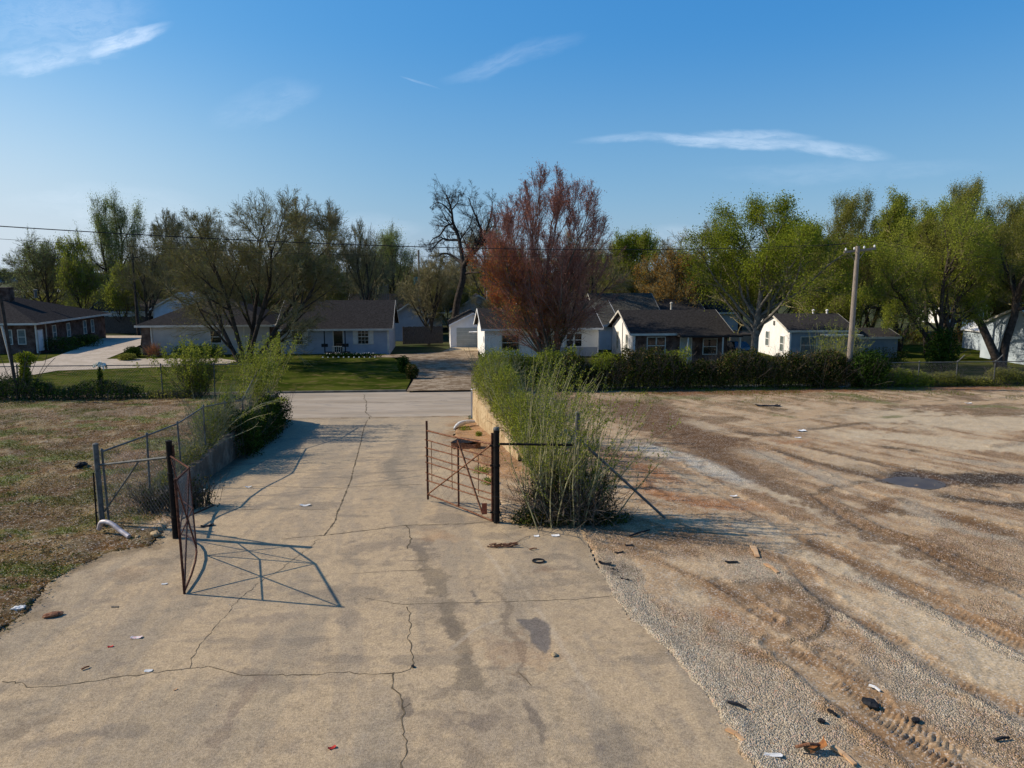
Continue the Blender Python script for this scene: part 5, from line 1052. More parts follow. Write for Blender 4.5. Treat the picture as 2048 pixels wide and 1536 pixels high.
gp2 = thing('brace_post', 'thick grey steel post standing inside the tall bush', 'post', (ex, ey, 0)); MB().tube([(0, 0, -.2), (0, 0, e_h)], .06, 12).build('pole', M['galv'], gp2, smooth=True); MB().lathe((0, 0, e_h), [(.065, 0), (.065, .04), (.001, .07)], 10).build('cap', M['galv'], gp2)
dx_, dy_ = G(1330, 1040); pipe('brace_pipe', [(ex + .06, ey, zt(880, ey)), (dx_, dy_, .05)], .033, 'galv', label='grey pipe brace slanting from the bush down to the gravel', cat='pipe')
# left hand gate: bent chain link leaf, seen almost edge on
H0 = np.array(G(351, 1078)); N0 = np.array(G(369, 1188)); zh, zm, zn = zt(912, H0[1]), 0, 0
MX = np.array([W(378, 936, 15.4)[0], 15.4]); zm = zt(936, 15.4); zn = zt(962, N0[1])
t1, t2 = (H0[1] - MX[1]) / (H0[1] - N0[1]), 0
lg = thing('chain_link_gate', 'bent rusty chain link gate leaf seen edge on beside the black post', 'gate', (H0[0], H0[1], 0))
def ll(o): o.parent = lg; o.location = (-H0[0], -H0[1], 0); return o
B0, B1, B2 = (H0[0] + .1, H0[1], .12), (MX[0] + .04, MX[1], .17), (N0[0], N0[1], .05); T0, T1, T2 = (H0[0] + .02, H0[1], zh), (MX[0], MX[1], zm), (N0[0] - .02, N0[1], zn)
def bez(a, b, c, n=8, k=1.): a, b, c = map(np.array, (a, b, c)); m_ = b * 2 - (a + c) / 2; m_ = b + (m_ - b) * k; return [tuple((1 - t) ** 2 * a + 2 * t * (1 - t) * m_ + t * t * c) for t in np.linspace(0, 1, n)]
ll(pipe('top_rail', [T0, T1, T2], .022, 'rustdark')); ll(pipe('bottom_rail', bez(B0, B1, B2), .022, 'rustdark')); ll(pipe('upright', [B0, (B0[0], B0[1], zh + .25)], .026, 'rustdark')); ll(pipe('upright', [(N0[0], N0[1], 0.0), (N0[0] - .02, N0[1], zn + .04)], .026, 'rustdark')); ll(pipe('upright', [B1, T1], .02, 'rustdark'))
ll(pipe('diagonal', [B2, T1], .018, 'rustdark')); ll(pipe('diagonal', [B1, T2], .016, 'rustdark')); ll(pipe('diagonal', [B0, T1], .016, 'rustdark')); ll(pipe('diagonal', [B1, T0], .016, 'rustdark')); ll(pipe('rail', [tuple((np.array(B0) + T0) / 2), tuple((np.array(B1) + T1) / 2), tuple((np.array(B2) + T2) / 2)], .014, 'rustdark'))
a_ = chain(B0, B1, T1, T0, .08, .002); b_ = chain(B1, B2, T2, T1, .08, .002); ll(link('wire_mesh', mk_mesh('left_gate_wire', [a_ + (0,), b_ + (0,)], [M['wire']])))
lx, ly = G(355, 1077); lh = zt(884, ly)
p_ = thing('gate_post', 'black steel gate post beside the bent chain link gate', 'post', (lx - .04, ly, 0)); MB().tube([(0, 0, -.2), (0, 0, lh)], .07, 14).build('pole', M['darkpost'], p_, smooth=True); MB().lathe((0, 0, lh), [(.075, 0), (.075, .03), (.001, .05)], 10).build('cap', M['darkpost'], p_)
for z in (.5, 1.55): MB().lathe((0, 0, z), [(.072, 0), (.083, .005), (.083, .05), (.072, .055)], 12).box((.06, -.02, z + .005), (.13, .02, z + .05)).build('hinge', M['darkpost'], p_)
pipe('steel_pipe', [(lx + .1, ly + .1, .45), (G(428, 1014)[0], G(428, 1014)[1], .05)], .025, 'darkpost', label='short dark pipe sticking out past the left gate onto the concrete', cat='pipe')
# fixed panel between the steel post and the black post
sx, sy = G(205, 1050); sh = zt(890, sy); sxt = sx
p_ = thing('fence_post', 'grey steel corner post at the near end of the chain link fence', 'post', (sx, sy, 0)); MB().tube([(0, 0, -.2), (0, 0, sh)], .065, 12).build('pole', M['galv'], p_, smooth=True); MB().lathe((0, 0, sh), [(.07, 0), (.07, .03), (.001, .06)], 10).build('cap', M['galv'], p_)
pipe('steel_rod', [(sx - .02, sy - .2, 0), (sx - .075, sy - .06, 1.35)], .02, 'darkpost', label='thin black rod leaning against the grey corner post', cat='rod')
pn = thing('chain_link_fence', 'short chain link panel between the grey corner post and the black gate post', 'fence', (sx, sy, 0))
def pl_(o): o.parent = pn; o.location = (-sx, -sy, 0); return o
zr0, zr1 = zt(930, sy), zt(915, ly)
pl_(pipe('top_rail', [(sx + .06, sy, zr0), (lx - .11, ly, zr1)], .028, 'galv')); m0 = ((sx * .45 + lx * .55), (sy + ly) / 2); pl_(pipe('diagonal', [(m0[0], m0[1], (zr0 + zr1) / 2 - .02), (sx + .08, sy, .35)], .022, 'galv'))
pl_(link('wire_mesh', mk_mesh('panel_wire', [chain((sx + .06, sy, .05), (lx - .1, ly, .05), (lx - .1, ly, zr1), (sx + .06, sy, zr0), .08, .002) + (0,)], [M['wire']])))

def clfence(label, pts, h, tilt=None, r=.025, pr=.03, arms=False, lean=0):
    """chain link run: posts, top rail and mesh"""
    o = thing('chain_link_fence', label, 'fence', (pts[0][0], pts[0][1], 0)); off = Vector((-pts[0][0], -pts[0][1], 0)); tops = []; rg = random.Random(len(pts))
    for (x, y) in pts:
        z = gz(x, y); l = rg.uniform(-.04, .04); q = MB().tube([(x, y, z - .15), (x + l, y, z + h)], pr, 8).lathe((x + l, y, z + h), [(pr * 1.3, 0), (pr * 1.3, .03), (.001, .06)], 8).build('post', M['galv'], o, smooth=True); q.location = off; tops.append((x + l, y, z + h - .03))
    q = MB().tube(tops, r, 8).build('top_rail', M['galv'], o, smooth=True); q.location = off
    prt = [chain((a[0], a[1], gz(a[0], a[1]) + .04), (b_[0], b_[1], gz(b_[0], b_[1]) + .04), (tb[0], tb[1], tb[2]), (ta[0], ta[1], ta[2]), .09, .0022) + (0,) for a, b_, ta, tb in zip(pts[:-1], pts[1:], tops[:-1], tops[1:])]
    q = link('wire_mesh', mk_mesh('fence_wire', prt, [M['wire']]), o); q.location = off
clfence('silvery chain link fence climbing along the left retaining wall to the vines', [(sx + .02, sy + .25), (-9.95, 19.4), (-10.2, 21.9), (-10.58, 24.6), (-10.95, 27.5), (-11.3, 30.2), (-11.75, 33.2), (-12.2, 36.2)], 1.83)
clfence('low chain link fence with vines along the far edge of the left lot', [(x, Ye(x) - .5) for x in (-33, -30, -27.2, -24.2, -20.3, -17.4, -14.9, -12.3)], 1.65)
clfence('sagging chain link fence at the far edge of the gravel lot on the right', [(x, Ye(x) - .2) for x in (19.4, 22.1, 24.3, 26.5, 29.3, 32)], 1.35, arms=True)
for x, lab in ((24.3, 'pale angled barb arm on top of the right fence post, nearer the utility pole'), (26.5, 'pale angled barb arm on top of the right fence post by the leaning dark trunk')):
    MB_ = pipe('barb_arm', [(x, Ye(x) - .2, 1.33), (x + .3, Ye(x) - .3, 1.72)], .025, 'galv', label=lab, cat='fence arm')
xx = at_px(6, 35); p_ = pipe('old_pole', [(xx + .25, 35.2, -.2), (xx - .1, 35.2, zt(590, 35.2))], .075, 'barkdark', label='thin dark weathered pole rising at the left edge of the picture', cat='pole')
xx = at_px(36, 37); pipe('leaning_stake', [(xx + .45, 35.9, .2), (xx - .05, 35.9, zt(652, 35.9))], .05, 'trim', label='pale leaning stake above the vine at the left fence', cat='stake')
# bag caught on the fence post
rg = np.random.default_rng(12); bag = MB(); bx0, by0 = -20.3, Ye(-20.3) - .5
n = 10; V = []
for i in range(n):
    for j in range(n):
        s_, t_ = i / (n - 1) - .5, j / (n - 1) - .5; V.append((s_ * .6, t_ * .3 + rg.normal(0, .05), .14 - abs(s_) ** 1.3 * .35 + rg.normal(0, .06) - abs(t_) * .3))
F = [(i * n + j, (i + 1) * n + j, (i + 1) * n + j + 1, i * n + j + 1) for i in range(n - 1) for j in range(n - 1)]
tag(bag.raw(V, F).raw([(a, b_ + .01, c - .015) for a, b_, c in V], [f[::-1] for f in F]).build('plastic_bag', mat('cream plastic bag', (.55, .52, .38), (.62, .6, .5), 5), None, (bx0, by0, 1.68)), 'crumpled cream plastic bag caught on a fence post top', 'plastic bag')

# ------------------------------------------------------------------ utility poles and wires
pX, pY = at_px(1703, 39.3) , 39.3; ptop = zt(492, pY)
up = thing('utility_pole', 'weathered wooden utility pole with a crossarm rising from the dark hedge', 'utility pole', (pX, pY, -.3))
MB().tube([(0, 0, -.3), (.02, 0, 3.5), (.03, 0, ptop + .3)], [.17, .145, .11], 14).build('pole', M['wood'], up, smooth=True)
ca = math.radians(8); arm = MB().beam((-.62, .13, ptop - .02), (.98, .0, ptop + .17), .1, .11).build('crossarm', M['wood'], up)
for x_, z_ in ((-.55, .05), (-.12, .09), (.38, .16), (.9, .21)): MB().lathe((x_, .1 - (x_ + .6) * .08, ptop + z_), [(.012, -.03), (.012, .03), (.05, .03), (.055, .06), (.035, .09), (.05, .1), (.03, .14), (.001, .15)], 10).build('insulator', M['white'], arm)
MB().beam((-.32, .14, ptop - .0), (-.06, .14, ptop - .42), .035, .02).build('brace', M['galv'], up); MB().beam((.5, .08, ptop + .1), (.15, .1, ptop - .45), .035, .02).build('brace', M['galv'], up)
def wire(name, label, A, B_, sag, r=.012, n=40):
    A, B_ = np.array(A), np.array(B_); pts = [tuple(A * (1 - t) + B_ * t - np.array([0, 0, 4 * sag * t * (1 - t)])) for t in np.linspace(0, 1, n)]; return pipe(name, pts, r, 'rubber', label=label, cat='wire', n=5)
A1 = (pX - .55, pY + .1, ptop + .12)
L1 = np.array(W(0, 437, 23.4)); L1 = L1 + (L1 - np.array(A1)) * .12
wire('power_line', 'black power line crossing the whole picture above the trees to the pole', A1, L1, .62, .016)
wire('power_line', 'thin second power line running just under the black one near the pole', (pX - .1, pY + .1, ptop + .14), tuple(L1 + np.array([-.6, 4, -.35])), .75, .007)
wire('power_line', 'thin wire running from the pole crossarm out to the right', (pX + .9, pY, ptop + .3), (pX + 34, pY + 26, ptop - .2), .6, .009)
wire('power_line', 'thin wire behind the trees running right from the pole top', (pX + .38, pY, ptop + .26), (pX + 34, pY + 20, ptop - .9), .8, .008)
# far pole with transformer, dark pole at the left
x_ = at_px(840, 88); o = thing('transformer_pole', 'far grey pole holding a green transformer can', 'utility pole', (x_, 88, -1.6)); h_ = zt(500, 88) + 1.6
MB().tube([(0, 0, 0), (0, 0, h_)], [.16, .11], 10).build('pole', M['wood'], o, smooth=True); MB().lathe((-.35, -.1, zt(570, 88) + 1.6), [(.001, 0), (.28, .02), (.28, .85), (.2, .93), (.001, .95)], 14).build('transformer', M['green'], o, smooth=True)
x_ = at_px(276, 90); o = thing('service_pole', 'dark wooden pole standing in front of the wooden fence', 'utility pole', (x_, 90, -1.6)); MB().tube([(0, 0, 0), (0, 0, zt(505, 90) + 1.6)], [.17, .11], 10).build('pole', M['barkdark'], o, smooth=True); MB().beam((-.7, 0, zt(515, 90) + 1.6), (.7, 0, zt(515, 90) + 1.6), .1, .1).build('crossarm', M['barkdark'], o)
MB().tube([(.22, 0, 0), (.2, 0, 4.4)], .03, 6).build('conduit', M['galv'], o)

# ------------------------------------------------------------------ shrubs of the foreground
rg = np.random.default_rng(200)
# the tall straggly bush at the right gate post
N = 85; cx, cy = G(1128, 1040)
bs = np.column_stack([cx + rg.normal(0, .42, N), cy + rg.normal(0, .3, N) + .1, np.zeros(N)]); dr = np.column_stack([(bs[:, 0] - cx) * .35 + rg.normal(.02, .27, N), rg.normal(.03, .22, N), np.ones(N)])
Ls = rg.uniform(1.6, 3.9, N) * (1 - .3 * np.abs(dr[:, 0]))
pr1 = bush_parts(rg, bs, dr, Ls, .021, 9, .07, .02, (.03, 0, 0), 8, .3, (.25, .75), 1, 8500, .024, .02, .3, .2)
pr1 += [blob(rg, 5200, (cx + .05, cy + .1, .45), (1.0, .75, .75), .03)[:2] + (1,)][:0]
plant_obj('ivy_patch', 'dark ground ivy and dead leaves at the foot of the straggly bush', 'ivy', [tubes(poly_gen(rg, np.column_stack([cx + .1 + rg.normal(0, .48, 900), cy + rg.normal(0, .35, 900), rg.uniform(0, .5, 900)]), rg.normal(0, .6, (900, 3)) + [0, 0, .7], rg.uniform(.4, 1.3, 900), 5, .18), np.full((900, 6), .0055), 3) + (0,), blob(rg, 8500, (cx + .15, cy + .05, .45), (1.15, .7, .95), .03) + (1,), blob(rg, 3200, (cx - .6, cy - .2, .12), (.8, .45, .3), .032) + (1,), blob(rg, 1500, (cx + 1.0, cy - .1, .05), (.7, .4, .2), .03) + (1,)], [M['bark'], M['l_hedge']], rg)
plant_obj('straggly_bush', 'tall straggly bush of pale leafing stems behind the black post and horizontal pipe', 'bush', pr1, [M['twigpale'], M['l_bright']], rg)
st_ = np.array([[cx + .45, cy + .1, .1]]); P = poly_gen(rg, st_, np.array([[.62, .05, 1.]]), np.array([3.3]), 8, .02); q = [tubes(P, radii(np.array([.014]), 8, .3), 5) + (0,)]; p, D, Lc, r = kids(rg, P, radii(np.array([.014]), 8, .3), np.array([3.3]), 14, .5, 1., .2, .5, .06, .5); q.append(tubes(poly_gen(rg, p, D, Lc, 2, .05), np.full((14, 3), .004), 3) + (0,)); q.append(leaves(rg, p + rg.normal(0, .02, p.shape), .025) + (1,))
plant_obj('leaning_sapling', 'single long pale stem leaning out to the right of the straggly bush', 'stem', q, [M['twigpale'], M['l_bright']], rg)
# taller arching stems beyond it along the wall
N = 80; yy = rg.uniform(19.5, 27.5, N); bs = np.column_stack([np.array([Rx(max(a, 24)) for a in yy]) + .35 + rg.uniform(0, 1.3, N), yy, np.zeros(N)]); dr = np.column_stack([rg.normal(.12, .22, N), rg.normal(-.05, .18, N), np.ones(N)])
pr2 = bush_parts(rg, bs, dr, rg.uniform(1.5, 3.5, N), .018, 8, .06, .03, (.04, 0, 0), 9, .32, (.2, .6), 1, 9000, .026, .03, .2, .2)
plant_obj('straggly_bush', 'thicket of arching pale stems between the tall bush and the wall hedge', 'bush', pr2, [M['twigpale'], M['l_bright']], rg)
def hedgeparts(line, r, h, n, ls, seed, dens=.5, top=.0, stemn=300, gap=0.):
    """irregular hedge volume round a world line: leaves thickest near the skin, stems inside"""
    rg = np.random.default_rng(seed); line = np.array(line, float); seg = np.linalg.norm(np.diff(line, axis=0), axis=1); cum = np.concatenate([[0], np.cumsum(seg)])
    def at(s): return np.column_stack([np.interp(s, cum, line[:, 0]), np.interp(s, cum, line[:, 1])])
    s = rg.uniform(0, cum[-1], n); q = at(s); T = at(np.minimum(s + .1, cum[-1])) - at(np.maximum(s - .1, 0)); T = norm(T); Nn = np.column_stack([-T[:, 1], T[:, 0]])
    ph = rg.uniform(0, math.pi, n) ; rad = rg.random(n) ** .38
    hh = h * (.4 + 1.15 * fbm(s * .55, s * 0 + seed, 4, 41) + .35 * (fbm(s * 2.6, ph * 1.3, 3, 43) - .5)); rr = r * (.6 + .8 * fbm(s * .8, s * 0 + 9.3 * seed, 3, 42))
    u = np.cos(ph) * rad * rr; z = np.abs(np.sin(ph)) ** .6 * rad * hh
    if gap: k = ~((z < hh * .5) & (rg.random(n) < gap)); s, q, Nn, u, z, rad = s[k], q[k], Nn[k], u[k], z[k], rad[k]
    xy = q + Nn * u[:, None]; zb = base_z(q[:, 0], q[:, 1]); C = np.column_stack([xy, zb + z]); C += rg.normal(0, .04, C.shape)
    parts = [leaves(rg, C, ls) + (1,)]
    s = rg.uniform(0, cum[-1], stemn); q = at(s); zb = base_z(q[:, 0], q[:, 1]); hh = h * (.5 + 1.15 * fbm(s * .55, s * 0 + seed, 4, 41))
    b0 = np.column_stack([q + rg.normal(0, r * .3, q.shape), zb]); d = rg.normal(0, .25, (stemn, 3)) + [0, 0, 1]; P = poly_gen(rg, b0, d, hh * rg.uniform(.6, 1.15, stemn), 6, .12, .03); Rr = radii(rg.uniform(.006, .018, stemn), 6, .3, .004); parts.append(tubes(P, Rr, 3) + (0,))
    p, D, Lc, r_ = kids(rg, P, Rr, hh, 7, .2, 1., .3, .9, .3, .6); P = poly_gen(rg, p, D, Lc, 3, .15, .02); parts.append(tubes(P, radii(r_, 3, .4, .003), 3) + (0,)); return parts
def wl_(y0, y1, dx, n=14): return [(Rx(y) + dx, y) for y in np.linspace(y0, y1, n)]
plant_obj('wall_hedge', 'bright green overgrown hedge spilling over the tan retaining wall', 'hedge', hedgeparts(wl_(25.5, 38.2, .75), .8, 1.75, 34000, .035, 3, stemn=500), [M['twigpale'], M['l_bright']], rg)
plant_obj('weedy_bush', 'low leafy bush hanging over the near end of the tan wall', 'bush', hedgeparts(wl_(20.5, 25.8, .55), .55, .9, 9000, .028, 5, stemn=200), [M['twigpale'], M['l_bright']], rg)
hl = lambda x0, x1, dy, n=20: [(x, Ye(x) + dy) for x in np.linspace(x0, x1, n)]
plant_obj('dark_hedge', 'long dark overgrown hedge along the far edge of the gravel lot', 'hedge', hedgeparts(hl(2.2, 19.2, .25, 30), .75, 1.75, 60000, .048, 8, stemn=900, gap=.12), [M['bark'], M['l_hedge']], rg)
plant_obj('green_hedge', 'leafy green hedge in front of the long white house beside the wall hedge', 'hedge', hedgeparts(hl(-1.7, 3.4, .6, 10), .8, 1.95, 16000, .05, 9, stemn=160), [M['bark'], M['l_green']], rg)
plant_obj('green_hedge', 'green topped shrub row rising from the dark hedge below the gabled house', 'hedge', hedgeparts(hl(4.2, 9.5, .3, 10), .6, 2.05, 9000, .05, 10, stemn=160, gap=.9), [M['bark'], M['l_green']], rg)
plant_obj('hedge_shrub', 'dense dark green shrub at the foot of the utility pole, on its right', 'shrub', [blob(rg, 8000, (0, 0, .95), (1.15, .8, 1.15), .05) + (1,), tubes(poly_gen(rg, rg.normal(0, .3, (60, 3)) * [1, 1, 0], rg.normal(0, .4, (60, 3)) + [0, 0, 1], np.full(60, 1.9), 5, .1), np.full((60, 6), .008), 3) + (0,)], [M['bark'], M['l_dark']], rg, (19.2, 39.0, 0))
plant_obj('hedge_shrub', 'rounded dark shrub in the hedge just left of the utility pole', 'shrub', [blob(rg, 6000, (0, 0, .8), (.95, .7, 1.05), .05) + (1,), tubes(poly_gen(rg, rg.normal(0, .3, (60, 3)) * [1, 1, 0], rg.normal(0, .4, (60, 3)) + [0, 0, 1], np.full(60, 1.9), 5, .1), np.full((60, 6), .008), 3) + (0,)], [M['bark'], M['l_hedge']], rg, (16.9, 39.1, 0))
N = 80; bs = np.column_stack([rg.normal(17.9, .4, N), rg.normal(40.6, .4, N), np.full(N, -.8)]); dr = np.column_stack([rg.normal(.02, .2, N), rg.normal(0, .2, N), np.ones(N)])
plant_obj('wispy_shrub', 'tall wispy yellow green shrub between the cottage and the utility pole', 'shrub', bush_parts(rg, bs, dr, rg.uniform(2.5, 4.3, N), .014, 7, .07, .03, (.02, 0, 0), 9, .3, (.25, .7), 1, 7000, .03, .05, .25, .1), [M['twigpale'], M['l_yel']], rg)
for i, (x, h_, lab, mm) in enumerate([(20.6, .95, 'green weed clump right of the utility pole shrub', 'l_green'), (21.8, .8, 'bright green weeds on the right fence, left of its first angled post', 'l_bright'), (23.4, .75, 'mixed weeds tangled below the right chain link fence', 'l_olive'), (25.4, .65, 'dull weeds between the two angled right fence posts', 'l_olive'), (27.6, .8, 'brushy weeds at the foot of the leaning dark trunk', 'l_olive'), (30., .7, 'weeds at the end of the right fence by the picture edge', 'l_olive')]):
    plant_obj('weed_clump', lab, 'weeds', hedgeparts([(x - 1.1, Ye(x) + .1), (x + 1.1, Ye(x) + .15)], .55, h_, 4200, .04, 20 + i, stemn=130), [M['bark'], M[mm]], rg)
# left side
for i, (x0, x1, h_, lab, mm, n_) in enumerate([(-26.5, -22.6, .95, 'dark vine covered brush at the left end of the left lot fence', 'l_dark', 12000), (-22.6, -18.4, .7, 'low dark brush under the post with the plastic bag', 'l_dark', 9000), (-18.2, -15.8, .35, 'thin weeds at the foot of the left lot fence', 'l_olive', 2600)]):
    plant_obj('vine_brush', lab, 'brush', hedgeparts([(x, Ye(x) - .6) for x in np.linspace(x0, x1, 6)], .6, h_, int(n_ * .36), .045, 40 + i, stemn=260), [M['bark'], M[mm]], rg)
plant_obj('climbing_vine', 'leafy vine climbing a stake at the left end of the left lot fence', 'vine', [blob(rg, 1500, (0, 0, 1.3), (.28, .28, .75), .05) + (1,), blob(rg, 900, (.12, 0, 2.0), (.5, .25, .35), .05) + (1,), tubes(poly_gen(rg, rg.normal(0, .1, (12, 3)) * [1, 1, 0], rg.normal(0, .2, (12, 3)) + [0, 0, 1], np.full(12, 2.5), 5, .12), np.full((12, 6), .015), 3) + (0,)], [M['bark'], M['l_green']], rg, (-23.9, Ye(-23.9) - .4, 0))
x_, y_ = -20.3, Ye(-20.3) - .55; plant_obj('climbing_vine', 'thin vine wound up the post that holds the plastic bag', 'vine', [blob(rg, 700, (0, 0, .8), (.14, .14, .8), .045) + (1,)], [M['bark'], M['l_dark']], rg, (x_, y_, 0))
N = 90; c_ = G(392, 792); bs = np.column_stack([c_[0] + rg.normal(0, .35, N), c_[1] + rg.normal(0, .25, N), np.zeros(N)]); dr = np.column_stack([(bs[:, 0] - c_[0]) * .5 + rg.normal(-.05, .3, N), rg.normal(0, .25, N), np.ones(N)])
plant_obj('leafing_bush', 'open green tipped bush on the left lot edge in front of the big dark tree', 'bush', bush_parts(rg, bs, dr, rg.uniform(1.3, 2.7, N), .014, 7, .07, .03, (0, 0, 0), 8, .35, (.25, .7), 1, 8000, .045, .05, .3, .08) + [blob(rg, 2600, (c_[0] + .1, c_[1], .7), (.75, .6, .75), .04) + (1,)], [M['bark'], M['l_bright']], rg)
N = 70; yy = rg.uniform(31.5, 37., N); bs = np.column_stack([np.array([Lx(a) for a in yy]) - .35 + rg.normal(0, .2, N), yy, np.zeros(N)]); dr = np.column_stack([rg.normal(.15, .2, N), rg.normal(-.1, .2, N), np.ones(N)]); N
plant_obj('leafing_bush', 'feathery yellow green bush at the street end of the left wall', 'bush', bush_parts(rg, bs, dr, rg.uniform(1.4, 3.2, N), .012, 7, .06, .04, (.03, 0, 0), 9, .32, (.2, .6), 1, 8500, .04, .05, .2, .12), [M['twigpale'], M['l_bright']], rg)
plant_obj('ivy_mass', 'dark ivy hanging over the street end of the left retaining wall', 'ivy', hedgeparts([(Lx(y) + .02, y) for y in np.linspace(27.6, 36.8, 10)], .75, 1.75, 27000, .042, 50, stemn=200) + [blob(rg, 5000, (Lx(y) + .1, y, -.4), (.35, 1.6, .7), .04) + (1,) for y in (31, 34)], [M['bark'], M['l_dark']], rg)
N = 9; yy = rg.uniform(25.2, 29.5, N); bs = np.column_stack([np.array([Lx(a) for a in yy]) - .25, yy, np.zeros(N)]); dr = np.column_stack([rg.normal(.35, .2, N), rg.normal(.1, .3, N), np.ones(N)])
plant_obj('arching_stems', 'pale bare stems arching out over the left retaining wall', 'bush', bush_parts(rg, bs, dr, rg.uniform(1.4, 3.4, N), .02, 9, .08, -.02, (.05, .02, -.03), 4, .2, (.3, .8), 1, 500, .03, .03, .3, .05), [M['twigpale'], M['l_bright']], rg)
for i, (a, b_, mm, lab, n_) in enumerate([(24.6, 28.6, 'l_bright', 'green vines woven through the upper chain link fence', 6500), (20.2, 24.6, 'l_olive', 'dry grassy weeds along the top of the near left wall', 2600)]):
    plant_obj('fence_weeds', lab, 'weeds', hedgeparts([(Lx(y) - .35, y) for y in np.linspace(a, b_, 6)], .3, (1.3, .55)[i], n_, .03, 60 + i, stemn=220), [M['twigpale'], M[mm]], rg)
plant_obj('dead_brush', 'heap of dark dead brush between the left posts', 'brush', hedgeparts([(-9.6, 18.4), (-8.7, 18.6), (-8.3, 19.3)], .5, .8, 900, .03, 70, stemn=240), [M['bark'], M['l_hedge']], rg)
for i, (u, v, r_, lab) in enumerate([(930, 860, .3, 'weeds in the soil by the bumper piece, nearest the street'), (958, 872, .16, 'small green weed under the white bumper'), (965, 945, .32, 'green weeds in the concrete joint behind the pipe gate'), (978, 968, .25, 'weeds at the hinge side behind the pipe gate'), (985, 850, .12, 'tiny weed tuft at the foot of the tan wall')]):
    x, y = GR(u, v); plant_obj('weed_tuft', lab, 'weed', [blob(rg, 350, (0, 0, .06), (r_, r_, .16), .03) + (1,)], [M['bark'], M['l_bright']], rg, (x, y, gz(x, y)))

# ------------------------------------------------------------------ loose ground cover
rg = np.random.default_rng(300)
def rocks(n, xy, smin, smax, zoff=0.):
    oc = np.array([(1, 0, 0), (0, 1, 0), (-1, 0, 0), (0, -1, 0), (0, 0, 1), (0, 0, -1)], float); f = np.array([(0, 1, 4), (1, 2, 4), (2, 3, 4), (3, 0, 4), (1, 0, 5), (2, 1, 5), (3, 2, 5), (0, 3, 5)])
    s = smin * (smax / smin) ** (rg.random(n) ** 2); sc = s[:, None] * rg.uniform(.55, 1.25, (n, 3)) * [1, 1, .65]; a = rg.uniform(0, 6.28, n); V = oc[None] * sc[:, None] * rg.uniform(.7, 1.2, (n, 6, 1))
    x = V[..., 0] * np.cos(a)[:, None] - V[..., 1] * np.sin(a)[:, None]; y = V[..., 0] * np.sin(a)[:, None] + V[..., 1] * np.cos(a)[:, None]
    V = np.stack([x + xy[:, 0:1], y + xy[:, 1:2], V[..., 2] + (base_z(xy[:, 0], xy[:, 1]) + s * .25 + zoff)[:, None]], -1); return V.reshape(-1, 3), (np.arange(n)[:, None, None] * 6 + f[None]).reshape(-1, 3)
n = 120000; y = 6 + 30 * rg.random(n) ** 1.7; x = rg.uniform(-.6, 1., n) * y; k = (x > -1) & (x < .95 * y); x, y = x[k], y[k]
_, g_, h_, _ = ground_fields(x[None], y[None]); s_ = sdf(x, y, slab_lot)
e_ = np.exp(-((s_ - .2) / .35) ** 2); keep = (s_ > -.12) & (rg.random(len(x)) < np.clip((g_[0] - .35) * .9, .03, 1) * (.55 + e_)) & (base_z(x, y) > -.02) & (sdf(x, y, PUD) > .2)
xy = np.column_stack([x, y])[keep][:42000]; V, F = rocks(len(xy), xy, .005, .017)
hh = np.repeat(h_[0][keep][:42000], 6); V[:, 2] += hh + .02
stonem = bpy.data.materials.new('loose stone'); stonem.use_nodes = True; t = NT(stonem.node_tree); c = t.mix(t.ramp(t.noise(t.obj(), 21, 1), .35, .65), (.24, .19, .14, 1), (.52, .46, .37, 1)); t.l.new(c, t.n['Principled BSDF'].inputs['Base Color']); t.n['Principled BSDF'].inputs['Roughness'].default_value = .95
tag(link('loose_gravel', mk_mesh('loose_gravel', [(V, F, 0)], [stonem])), 'loose pale gravel strewn over the dirt lot and the slab edge', 'gravel', kind='stuff')
# dry leaves, straw and short grass over the left lot
n = 90000; y = 9 + 27.5 * rg.random(n) ** 1.1; x = -rg.uniform(.25, 1.0, n) * y; s_ = sdf(x, y, slab_lot); k = (s_ > -.25 * rg.random(n)) & (x < -3) & ((y < 18) | (x < Lx(y) - .3)) & (y < Ye(x)); x, y = x[k], y[k]
d_ = fbm(x * 1.6, y * 1.6, 4, 51); k = rg.random(len(x)) < ss(d_, .3, .6); x, y, d_ = x[k], y[k], d_[k]; C = np.column_stack([x, y, base_z(x, y) + .02 + rg.uniform(0, .05, len(x)) + .02 * (s_.max() > 0)])
V, F = leaves(rg, C, .032, .6, .35)
tag(link('leaf_litter', mk_mesh('leaf_litter', [(V, F, 0)], [M['l_dry']], {'rnd': rnd_attr(rg, V)})), 'dry leaves and straw scattered over the left dirt lot', 'leaf litter', kind='stuff')
n = 60000; y = 12 + 24.5 * rg.random(n); x = -rg.uniform(.25, 1.0, n) * y; g2 = fbm(x * .9, y * 1.3, 4, 11); k = (rg.random(n) < ss(g2, .5, .62)) & (sdf(x, y, slab_lot) > .1) & ((y < 18) | (x < Lx(y) - .3)) & (y < Ye(x)); x, y = x[k], y[k]
x2 = np.concatenate([rg.uniform(5, 28, 16000)]); y2 = Ye(x2) - rg.random(16000) ** 2 * 4.5; x = np.concatenate([x, x2]); y = np.concatenate([y, y2]); k = np.concatenate([np.ones(len(x) - 16000, bool), fbm(x2 * .8, y2 * 1.2, 4, 61) > .5]); x, y = x[k], y[k]
b0 = np.column_stack([x, y, base_z(x, y) - .01]); P = poly_gen(rg, b0, rg.normal(0, .5, (len(x), 3)) + [0, 0, 1], rg.uniform(.05, .13, len(x)), 2, .2); V, F = tubes(P, np.broadcast_to(np.array([.006, .005, .001]), P.shape[:2]), 3)
tag(link('short_grass', mk_mesh('short_grass', [(V, F, 0)], [M['l_green']], {'rnd': rg.random(len(V))})), 'sparse short grass in patches on the lots', 'grass', kind='stuff')
